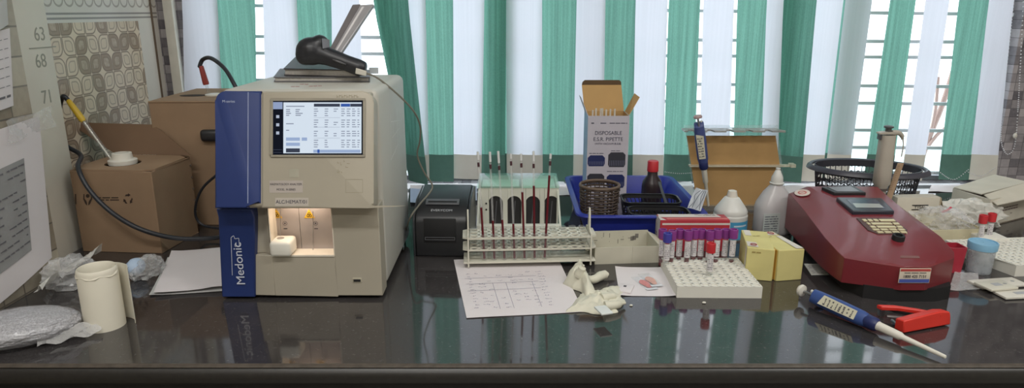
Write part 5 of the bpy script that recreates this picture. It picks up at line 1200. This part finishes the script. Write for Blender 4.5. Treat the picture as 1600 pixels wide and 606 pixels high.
# top plane of the shell between inner ridges, for placing panels
def zin(y):
    for (y0, *_, z0), (y1, *_, z1) in zip(ST, ST[1:]):
        if y0 <= y <= y1: return z0+(z1-z0)*(y-y0)/(y1-y0)+.001
    return ST[-1][-1]
def rtop(u, v):
    y = .15
    for _ in range(12): z = zin(y); p = at(u, v, z)-RO; y = max(0, min(.35, p.y))
    return Vector((p.x, p.y, z))
def panel(pts, h, name, m, parent, bev=0, up=0, inset=0):
    P = [rtop(*p)+Vector((0,0,up)) for p in pts]; c = sum(P, Vector())/len(P); P = [c+(p-c)*(1-inset) for p in P]
    b = B(); b.hexa([p-Vector((0,0,.003)) for p in P], [p+Vector((0,0,h)) for p in P]); return obj(name, b, m, parent, bevel=bev)
LIDP = [(1283,296),(1333,294),(1353,305),(1303,305)]
lid = lab(panel(LIDP, .006, 'sample_lid', BLACK, t, .0015), 'black sample lid')
panel(LIDP, .0066, 'lid_recess', M('lid_grey', (104,102,106), .3), lid, 0, 0, .28)
LCD = [(1306,313),(1377,314),(1397,335),(1332,335)]
dis = lab(panel(LCD, .007, 'display_bezel', M('bezel_black', (44,46,56), .3, .05), t, .002), 'dark display frame')
panel([(1322,317),(1369,317),(1383,331),(1335,330)], .0073, 'display_inner', M('bezel_inner', (58,66,84), .25), dis)
lab(panel([(1331,323),(1373,324),(1380,330),(1337,330)], .0076, 'display_screen', M('lcd_grey', (164,168,166), .2), dis), 'pale grey screen')
kp = panel([(1338,341),(1394,341),(1418,360),(1416,366),(1372,366),(1356,360)], .0012, 'keypad', M('keypad_maroon', (80,52,50), .45), t, .0008)
KEY = M('cream_keys', (206,196,160), .5)
rows = [(343.5,347.5,1345,1397,(0,.16,.33,.5,1)),(349,352.5,1352,1404,(0,.13,.78,1)),(354,357.5,1357,1409,(0,.2,.8,1)),(358.5,361.5,1361,1413,(0,.24,.5,.76,1)),(362.5,365.5,1368,1416,(0,.24,.5,.76,1))]
for v0, v1, u0, u1, cuts in rows:
    for c0_, c1_ in zip(cuts, cuts[1:]):
        a_, c_ = u0+(u1-u0)*c0_+1.3, u0+(u1-u0)*c1_-1.3; s_ = (v1-v0)*.9
        panel([(a_,v0+.5),(c_,v0+.5),(c_+s_,v1-.4),(a_+s_,v1-.4)], .0026, 'key', KEY, kp)
p = rtop(1403,374); b = B(); b.lathe([(.0105,-.004),(.0105,.007),(.0098,.009),(.0065,.009),(.006,.004),(.0003,.004)], 24); kn_ = obj('knob', b, BLACKM, t, loc=p, rot=(.15,0,0))
panel([(1407,399.5),(1436,400),(1437,403.5),(1407,403)], .0005, 'name_plate', M('plate_grey', (122,84,80), .5), t)
# front sticker
b = B(); sp0, sp1 = aty(1408,420,1.066)-RO, aty(1453,443,1.066)-RO
fy = -.0012; n0, n1 = .0, .0
b.box(sp0.x,sp1.x,fy-.0006,fy+.0006,sp1.z,sp0.z,.0004); stk = obj('service_sticker', b, M('sticker_cream', (206,196,180), .5), t); hh = sp0.z-sp1.z; ww = sp1.x-sp0.x
b = B(); b.box(sp0.x+.001,sp1.x-.001,fy-.0009,fy-.0005,sp1.z+.001,sp1.z+hh*.27); lab(obj('blue_band', b, M('sticker_blue', (70,86,160), .5), stk), 'blue band')
b = B(); b.box(sp0.x+.001,sp1.x-.001,fy-.0009,fy-.0005,sp0.z-hh*.2,sp0.z-.001); lab(obj('red_band', b, M('sticker_red', (180,74,70), .5), stk), 'red band')
text('1800 425 7151', hh*.27, INK, stk, (sp0.x+ww/2, fy-.001, sp1.z+hh*.45), F, sx=.92)
b = B(); scrib(b, sp0.x+ww*.15, sp0.x+ww*.9, sp1.z+hh*.62, sp1.z+hh*.78, 1, .0012, Matrix(((1,0,0,0),(0,0,-1,fy-.0008),(0,1,0,0),(0,0,0,1))), .1, 5); obj('print', b, INK, stk)
p = at(1253,303,.104)-RO; b = B(); tilt = math.atan2(.010,.042)
b.prism([(.0145*math.cos(a), .020*math.sin(a), 0) for a in [2*PI*i/28 for i in range(28)]], (0,0,.0008)); rsx = obj('round_sticker', b, M('sticker_pale', (214,196,186), .5), t, loc=(-.058,.318,.1075), rot=(.03,-.27,0)); rsx['label'] = 'pale round sticker with red print'
b = B(); b.loft([[(rr*math.cos(a), 1.35*rr*math.sin(a), .001) for a in [2*PI*i/20 for i in range(20)]] for rr in (.0055,.0085)], False, False); b.poly([(-.007,-.0015,.001),(.007,-.0015,.001),(.007,.0015,.001),(-.007,.0015,.001)]); obj('red_print', b, M('sticker_red_print', (196,110,100), .5), rsx)
# ------------------------------------------------------------------ OVAL PERFORATED BASKET
zr_ = .125; e0, e1 = at(1286,262,zr_), at(1456,273,zr_); nr = at(1372,282,zr_); fr_ = at(1365,252,zr_)
bc = Vector((.832,1.562,0)); ha = .122; ang = -.22; hb_ = .078
t = thing('oval_basket', 'black oval plastic basket with round perforations by the window', 'basket', (bc.x, bc.y, 0), ang)
K, RW = 44, 6; zz0, zz1 = .010, .113
def ovp(s, z):
    k = .80+.14*z/zr_; a = 2*PI*s; return Vector((ha*k*math.cos(a), hb_*k*math.sin(a), z))
b = B(); cells = []; vg = {}
def gv(i, j):                                     # hexagonal mesh of the wall
    i %= K*2
    if (i, j) not in vg: vg[i, j] = b.v(ovp(i/(K*2), zz0+(zz1-zz0)*min(1, max(0, (j+ (0.18 if (i+j) % 2 else -.18))/RW))))
    return vg[i, j]
for j in range(RW):
    for k in range(K):
        i = 2*k+(j % 2); f = b.f([gv(i,j), gv(i+1,j), gv(i+2,j), gv(i+2,j+1), gv(i+1,j+1), gv(i,j+1)]); cells.append(f)
cells = [c for c in cells if c]
b.bm.normal_update(); bmesh.ops.inset_individual(b.bm, faces=cells, thickness=.0013); bmesh.ops.delete(b.bm, geom=cells, context='FACES')
n = K*2
for za, zb2 in ((0.0, zz0+.002),(zz1-.003, zr_)):
    b.loft([[ovp(i/n, za) for i in range(n)], [ovp(i/n, zb2) for i in range(n)]], za == 0, False)
zm = (zz0+zz1)/2
obj('perforated_wall', b, M('basket_black', (46,46,54), .4, .05), t, smooth=30, solid=.0018)
b = B(); n = 56; prof = [(1.0,zr_-.005),(1.005,zr_),(1.05,zr_+.002),(1.10,zr_-.002),(1.12,zr_-.008),(1.10,zr_-.006),(1.05,zr_-.002),(1.01,zr_-.005),(1.0,zr_-.005)]
b.loft([[(ha*.94*(1+(k-.94)*.9)*math.cos(2*PI*i/n), hb_*.94*(1+(k-.94)*1.4)*math.sin(2*PI*i/n), z) for i in range(n)] for k, z in prof], False, False); lab(obj('rim', b, M('basket_rim', (66,66,76), .35, .05), t), 'wide flared rim')
# ------------------------------------------------------------------ STANDING GREY PIPETTE AND RULER BEHIND THE RED ANALYSER
GP = M('warm_grey_plastic', (172,165,154), .45, .04)
yp = 1.440
tp0, tp1 = aty(1371,330,yp), aty(1389,197,yp+.0)
t = thing('bench_pipette', 'warm grey micropipette standing upright behind the red analyser', 'micropipette', (tp0.x, yp, 0))
d = tp1-tp0; zt_ = tp1.z; x0_ = 0
def gx(z): return d.x*(z-tp0.z)/d.z
def sec2(w, dd, z): return [(gx(z)+x, y, z) for x, y in rrect(-w, w, -dd, dd, min(w, dd)*.75, 4)]
def vz(v): return aty(1380, v, yp).z
b = B(); b.loft([sec2(.010,.010,.0), sec2(.0105,.0105,vz(296)), sec2(.0125,.012,vz(290)), sec2(.0165,.015,vz(286)), sec2(.0165,.015,vz(262)), sec2(.0150,.015,vz(215)), sec2(.0150,.014,vz(211))]); obj('grip_body', b, GP, t)
b = B(); b.loft([sec2(.0128,.0123,vz(297)), sec2(.0132,.0127,vz(293))], True, True); lab(obj('collar_line', b, M('dark_ring', (84,78,74), .5), t), 'dark ring')
b = B(); z = vz(209); b.loft([[(gx(z)+x, y, z+dz) for x, y, dz in ((xx,-.008,0),(xx,.008,0),(xx,.008,th_),(xx,-.008,th_))] for xx, th_ in ((-.021,.003),(-.010,.005),(.012,.005))], True, True); b.tube([(gx(z)+.008,0,z+.002),(gx(z)+.022,0,z+.002),(gx(z)+.030,0,z-.004),(gx(z)+.033,0,z-.012)], [.006,.005,.0045,.003], 10, 4); b.tube([(gx(z)+.033,0,z-.010),(gx(z)+.0365,0,z-.025),(gx(z)+.036,0,z-.050)], .0012, 6, 4); obj('finger_hook', b, GP, t)
b = B(); b.box(gx(z)-.019,gx(z)-.015,-.006,.006,z-.012,z); lab(obj('ejector', b, M('dark_grey_ejector', (74,74,78), .4), t), 'dark ejector')
b = B(); b.tube([(gx(vz(210)),0,vz(210)),(gx(vz(199)),0,vz(199))], .0062, 12); b.lathe([(.004,vz(200)),(.0098,vz(199.5)),(.0098,vz(197)),(.006,vz(196))], 18, (gx(vz(198)),0,0), True, True); obj('plunger_button', b, M('dark_grey_button', (80,82,82), .4), t)
q0, q1 = aty(1387,330,1.446), aty(1408,255,1.446); q0.z = .002; k_ = (aty(1387,316,1.446)-aty(1408,255,1.446)); 
q0 = q1+k_*((q1.z-.002)/(-k_.z)); d = q1-q0
t = thing('wooden_ruler', 'narrow tan ruler standing up beside the warm grey pipette', 'ruler', q0)
b = B(); s = Vector((.0065,0,.0)); b.hexa([-s, s, s+Vector((0,.003,0)), -s+Vector((0,.003,0))], [d-s, d+s, d+s+Vector((0,.003,0)), d-s+Vector((0,.003,0))]); obj('blade', b, M('tan_wood', (168,142,116), .6, .06), t, bevel=.0006)
b = B()
for k in range(14):
    p = d*(.62+.026*k); b.box(p.x-.006,p.x-.001+(.002 if k % 5 == 0 else 0),p.y-.0004,p.y,p.z,p.z+.0009)
obj('graduations', b, M('ruler_marks', (110,88,70), .7), t)
b = B(); b.box(-.012,.012,0,.016,0,.110,.002); o = obj('red_clip_block', b, M('dark_red_block', (140,50,56), .45)); o.location = (tp0.x-.004, 1.425, 0); lab(o, 'dark red plastic block behind the red analyser under the warm grey pipette', 'block'); bpy.data.objects.remove(o)
# ------------------------------------------------------------------ WHITE CARTONS AT RIGHT
CGR = M('grey_white_card', (198,192,178), .75, .05)
yf_ = 1.462; a0, a1 = aty(1403,309,yf_), aty(1459,304,yf_)
t = thing('marked_carton', 'white carton with two black bars behind the red analyser', 'box', (a0.x, yf_, 0), .05); L = .098; h = a0.z; th = .002
b = B(); b.box(0,L,0,.03,0,h,.001); obj('body', b, CGR, t)
b = B(); xw = L; b.hexa([(L,.0,h),(L,.03,h),(L+.001,.03,h),(L+.001,0,h)],[(L+.014,.004,h-.03),(L+.018,.03,h-.03),(L+.019,.03,h-.03),(L+.015,.004,h-.03)]); b.box(L,L+.003,.0,.03,0,h-.002); lab(obj('side_flap', b, M('shaded_tan_card', (176,162,136), .8), t), 'side flap with shade painted in tan')  # carton's side in a darker card colour, shade put into the material
bx0, bx1 = L*.36, L*.74
b = B(); b.box(bx0,bx1,-.0005,0,h-.019,h-.0168); b.box(bx0,bx1,-.0005,0,h-.029,h-.0268); obj('black_bars', b, BLACKM, t, weld=False)
text('TYSAL', .0085, INK, t, ((bx0+bx1)/2, -.0004, h-.0228), F, sx=1.1)
# open tray carton with film
c0_, c1_ = at(1462,384), at(1535,372)
t = thing('tray_carton', 'open pale carton holding clear plastic film, right of the red analyser', 'box', (c0_.x-.02, c0_.y, 0), .08); L, D, h = .125, .10, .034
b = B(); b.box(0,L,0,.002,0,h); b.box(0,.002,.002,D,0,h+.004); b.box(L-.002,L,.002,D,0,h); b.box(.002,L-.002,D-.002,D,0,h+.006); b.box(.002,L-.002,.002,D-.002,0,.002); obj('body', b, M('cream_card', (204,196,166), .75, .05), t)
b = B(); b.hexa([(0,.0,h),(0,D,h+.004),(.001,D,h+.004),(.001,0,h)],[(-.035,-.004,h+.016),(-.030,D,h+.022),(-.029,D,h+.022),(-.034,-.004,h+.016)]); obj('flap', b, CGR, t)
mt = Matrix.Translation(t.location) @ Matrix.Rotation(.08,4,'Z')
q = bag('plastic_wrap', 'crumpled clear plastic wrap heaped in the open pale carton', 'plastic wrap', mt @ Vector((L*.5, D*.55, .0045)), .058, .042, .030, FILM, 6.6, .35, fr=3)
b = B(); b.tube([(.002,.0,.052),(.008,-.004,.056),(.014,-.004,.060),(.020,.0,.062)], .0025, 6, 4); lab(obj('red_twist', b, M('pinkish_red', (196,60,84), .5), q), 'small red twist')
q = bag('plastic_wrap', 'crumpled clear plastic wrap draped behind the open pale carton', 'plastic wrap', tuple(at(1510,352,.0)), .06, .035, .030, FILM2, 3.3, .4, fr=2.5)
# large carton with open lid
bzt = .066; A0, A1, A2 = at(1489,294,bzt), at(1548,312,bzt), at(1612,298,bzt)
g0 = at(1553,353); 
e1 = Vector((A1.x-A0.x, A1.y-A0.y, 0)); e2 = Vector((A2.x-A1.x, A2.y-A1.y, 0)).normalized()*.17
t = thing('lidded_carton', 'large white carton with lifted lid at the right edge by the mosaic wall', 'box', (A1.x, A1.y, 0)); th = .003
P0, P1, P2, P3 = -e1, Vector(), e2, e2-e1
def wallp(b, p, q, h0, h1, tk):
    n_ = Vector((-(q-p).y, (q-p).x, 0)).normalized()*tk; b.hexa([p, q, q+n_, p+n_], [p+Vector((0,0,h0)), q+Vector((0,0,h1)), q+n_+Vector((0,0,h1)), p+n_+Vector((0,0,h0))])
for nm, p, q in (('side_wall',P0,P1),('front_wall',P1,P2),('far_wall',P2,P3),('back_wall',P3,P0)):
    b = B(); wallp(b, p, q, bzt, bzt, th); obj(nm, b, CGR, t)
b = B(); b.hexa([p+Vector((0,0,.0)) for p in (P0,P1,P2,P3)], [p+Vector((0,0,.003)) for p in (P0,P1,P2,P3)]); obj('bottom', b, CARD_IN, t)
up = Vector((0,0,1))
b = B(); l0 = [P0*.98+up*(bzt+.001), P0*.35+up*(bzt+.002)+Vector((.01,0,0)), P2*.98+P0*.1+up*(bzt+.018), P3*.98+up*(bzt+.014)]
b.hexa(l0, [p+up*.002 for p in l0]); ld = obj('lid', b, CGR, t)
f0, f1 = P0*.30+up*(bzt+.002)+Vector((.01,-.002,0)), P2*.98+P0*.1+up*(bzt+.018); dr = (P1-P0).normalized()*.05-up*.018
b = B(); b.hexa([f0, f1, f1+up*.002, f0+up*.002], [f0+dr*.75, f1+dr, f1+dr+up*.002, f0+dr*.75+up*.002]); obj('lid_flap', b, CGR, t)
sd_ = (P1-P0).normalized(); mw = Matrix.Identity(4)
def facem(p, q, s, z, off=.0006):
    x_ = (q-p).normalized(); n_ = Vector((x_.y, -x_.x, 0)); o_ = p.lerp(q, s)+n_*off+up*z
    return Matrix(((x_.x,0,n_.x,o_.x),(x_.y,0,n_.y,o_.y),(0,1,0,o_.z),(0,0,0,1)))
text('12', .017, INK, t, None, mw=facem(P0, P1, .72, .040), sx=.8)
b = B(); scrib(b, .03, .12, .030, .042, 2, .003, facem(P1, P2, 0, 0), .05, 4); scrib(b, .008, .10, .020, .024, 1, .0015, facem(P1, P2, 0, 0), .3, 5); obj('print', b, M('carton_print', (120,106,104), .7), t)
# ------------------------------------------------------------------ RIGHT FOAM TRAY, CUP, TUBES, CASSETTES
ra, rb_ = at(1545,402), at(1584,431); rc = at(1548,374,.022)
px = Vector((1,.0,0)); o_ = at(1586,432)
FR = Matrix.Translation((o_.x-.012, o_.y, 0)) @ Matrix.Rotation(.0, 4, 'Z')
q_ = [at(1547,401), at(1586,432), at(1552,374,.022)]
t = thing('foam_tray', 'white foam tube tray cut off by the right edge of the photo', 'foam tray', (q_[1].x, q_[1].y, 0), .10)
b = B(); b.holed(-.03,.15,.0,.15,0,.022,12,10,.0052,False,.0016,14)
for v in b.bm.verts:                                    # clipped near-left corner as in the photo
    k = max(0, (.09-v.co.y))/.09
    if v.co.x < .0: v.co.x = v.co.x*(1-.95*k*(1 if v.co.x < 0 else 0))
obj('foam_block', b, FOAM, t, smooth=30)
yc = 1.215; cu = aty(1528,424,yc); rC = (aty(1548,390,yc).x-aty(1508,390,yc).x)/2; zc1 = aty(1528,378,yc).z
t = thing('specimen_cup', 'clear specimen cup with light blue screw lid right of the red analyser', 'cup', (cu.x, yc, 0))
b = B(); b.lathe([(.001,.001),(rC*.84,.0),(rC*.87,.002),(rC*.96,zc1-.012),(rC*.93,zc1-.012),(rC*.84,.003),(.001,.003)], 32); obj('body', b, GLASS('cup_plastic', (.88,.90,.92), .28, (222,226,230), .1), t)
b = B(); b.lathe([(rC*.8,zc1-.013),(rC*1.02,zc1-.0125),(rC*1.04,zc1-.001),(rC,zc1+.001),(rC*.93,zc1+.001),(rC*.9,zc1-.001),(.001,zc1-.0005)], 40); obj('lid', b, M('pale_blue_lid', (128,176,206), .4, .04), t)
for k, u in enumerate((1537,1550)):
    y = 1.345+.012*k; p = aty(u, 339, y)
    vtube(Vector((p.x, y, max(.004, p.z-.068))), REDC, 'red capped tube behind the blue lidded cup, %s of the pair' % ('left' if k == 0 else 'right'), 'red capped tubes', L=.062)
b = B(); p = aty(1545,375,1.36); b.box(-.026,.030,-.022,.022,0,.026,.002); o = obj('foam_holder', b, FOAM, smooth=30); o.location = (aty(1543,372,1.352).x, 1.352, 0); lab(o, 'small white foam block holding the two red capped tubes behind the cup', 'foam block')
rb0 = aty(1488,400,1.22); t = thing('red_container', 'small red plastic container right behind the red analyser', 'container', (rb0.x, 1.22, 0)); zt_ = aty(1488,383,1.22).z
b = B(); b.loft([[(x,y,z) for x, y in rrect(-w_, w_, -w_, w_, .004, 3)] for w_, z in ((.014,0),(.0165,zt_),(.0145,zt_),(.012,.003))]); obj('body', b, M('crimson_plastic', (164,40,58), .4, .05), t)
def cassette(label, pts, z, m=WHITE):
    q = [at(u, v, z) for u, v in pts]; o = sum(q, Vector())/4; ex = (q[1]-q[0]); L = ex.length; W_ = (q[3]-q[0]).length; a = math.atan2(ex.y, ex.x)
    t = thing('test_cassette', label, 'test cassette', (o.x,o.y,z), a, 'rapid test cassettes')
    b = B(); b.box(-L/2,L/2,-W_/2,W_/2,0,.0045,.0014); obj('shell', b, m, t)
    b = B(); b.box(-L*.12,L*.16,-W_*.16,W_*.16,.0045,.0049); lab(obj('result_window', b, M('window_pale_grey', (172,174,178), .4), t), 'grey result window')
    b = B(); b.prism([(L*.32+.0035*math.cos(x), .003*math.sin(x), .0045) for x in [2*PI*i/14 for i in range(14)]], (0,0,.0004)); lab(obj('sample_well', b, M('well_grey', (158,160,160), .5), t), 'grey sample well')
cassette('white rapid test cassette lying farthest back in front of the cup', [(1528,452),(1600,447),(1590,438),(1515,440)], .0012)
cassette('white rapid test cassette overlapping the farthest one, in front of the cup', [(1541,456),(1584,452),(1566,440),(1532,444)], .0062, OFFW)
cassette('white rapid test cassette lying nearest to the counter edge at right', [(1568,469),(1632,466),(1616,453),(1553,458)], .0012)
flat_sheet('plastic_wrapper', 'clear plastic wrapper lying right of the red analyser', [(1482,454),(1532,454),(1528,428),(1492,424)], FILM, .0008, cat='wrapper', seed=41, curl=.004)
# ------------------------------------------------------------------ RED STAPLER
s0, s1 = at(1410,514), at(1483,512)
ang = math.atan2(at(1483,508).y-at(1408,522).y, at(1483,508).x-at(1408,522).x)
t = thing('stapler', 'bright red stapler lying open on its side beside the white pipette shaft', 'stapler', at(1408,521), ang)
Ls = (at(1483,508)-at(1408,521)).length
b = B(); b.loft([[(x,-.004+.0*x,.002),(x,.014,.002),(x,.014,h_),(x,-.002,h_+.002)] for x, h_ in ((0,.020),(Ls*.25,.022),(Ls*.75,.025),(Ls*.96,.022),(Ls,.010))]); obj('handle_cover', b, REDB, t, bevel=.002)
inv = (Matrix.Translation(at(1408,521)) @ Matrix.Rotation(ang,4,'Z')).inverted()
def lp(u, v, z): return inv @ at(u, v, z)
pA_, pB_ = lp(1374,478,.020), lp(1470,492,.020)
b = B(); pc = lp(1425,482,.020); pts = [lp(1374,480,.018), lp(1400,481,.020), lp(1435,486,.021), lp(1468,492,.020)]
b.loft([[p+Vector((0,-.004,-.004)), p+Vector((0,.006,-.004)), p+Vector((0,.006,.003)), p+Vector((0,-.004,.003))] for p in pts]); obj('upper_arm', b, REDB, t, bevel=.0015)
b = B(); pts = [lp(1378,478,.016), lp(1400,486,.014), lp(1440,494,.012), lp(1462,500,.010)]; b.loft([[p+Vector((0,-.003,-.003)), p+Vector((0,.004,-.003)), p+Vector((0,.004,.001)), p+Vector((0,-.003,.001))] for p in pts]); lab(obj('magazine', b, BLACKM, t), 'black magazine')
b = B(); pts = [lp(1386,494,.008), lp(1410,496,.009), lp(1440,497,.010)]; b.tube(pts, .0022, 8); obj('steel_rail', b, STEEL, t)
b = B(); p = lp(1376,484,.012); b.box(p.x-.003,p.x+.005,p.y-.005,p.y+.003,.002,.018,.001); obj('steel_tip', b, STEEL, t)
b = B(); pts = [lp(1393,500,.006), lp(1406,510,.004)]; b.tube(pts, .0024, 8); obj('spring_rod', b, STEEL, t)
# ------------------------------------------------------------------ LIGHT, WORLD, CAMERA
w = bpy.data.worlds.new('World'); SC.world = w; w.use_nodes = True; nt = w.node_tree; nt.nodes.clear()
wo = nt.nodes.new('ShaderNodeOutputWorld'); bg = nt.nodes.new('ShaderNodeBackground'); bg.inputs[0].default_value = (.91,.955,1,1); bg.inputs[1].default_value = 2.6
nt.links.new(bg.outputs[0], wo.inputs[0])
def area(name, loc, sx, sy, power, col, rot=(0,0,0)):
    l = bpy.data.lights.new(name, 'AREA'); l.shape = 'RECTANGLE'; l.size = sx; l.size_y = sy; l.energy = power; l.color = col
    o = bpy.data.objects.new(name, l); COL.objects.link(o); o.location = loc; o.rotation_euler = rot; return o
for i, (x, y, p) in enumerate(((-.3,-.25,20),(1.6,-.1,22),(-.4,-1.6,21),(.6,.75,5))):
    area('ceiling_tube_light', (x,y,1.86), 1.2, .12, p, (1,.98,.94))
area('bay_lamp_light', ((ox0+ox1)/2, 1.10, .165), .07, .02, .05, (1,.78,.58))
cam = bpy.data.cameras.new('Camera'); cam.sensor_width = 36; cam.lens = 36*FPX/1600; cam.clip_start = .02
co = bpy.data.objects.new('Camera', cam); COL.objects.link(co); co.location = EYE; co.rotation_euler = (PI/2-TILT, 0, 0); SC.camera = co
vs = SC.view_settings; vs.view_transform = 'Standard'; vs.look = 'None'; vs.exposure = 0; vs.gamma = 1; vs.use_curve_mapping = False
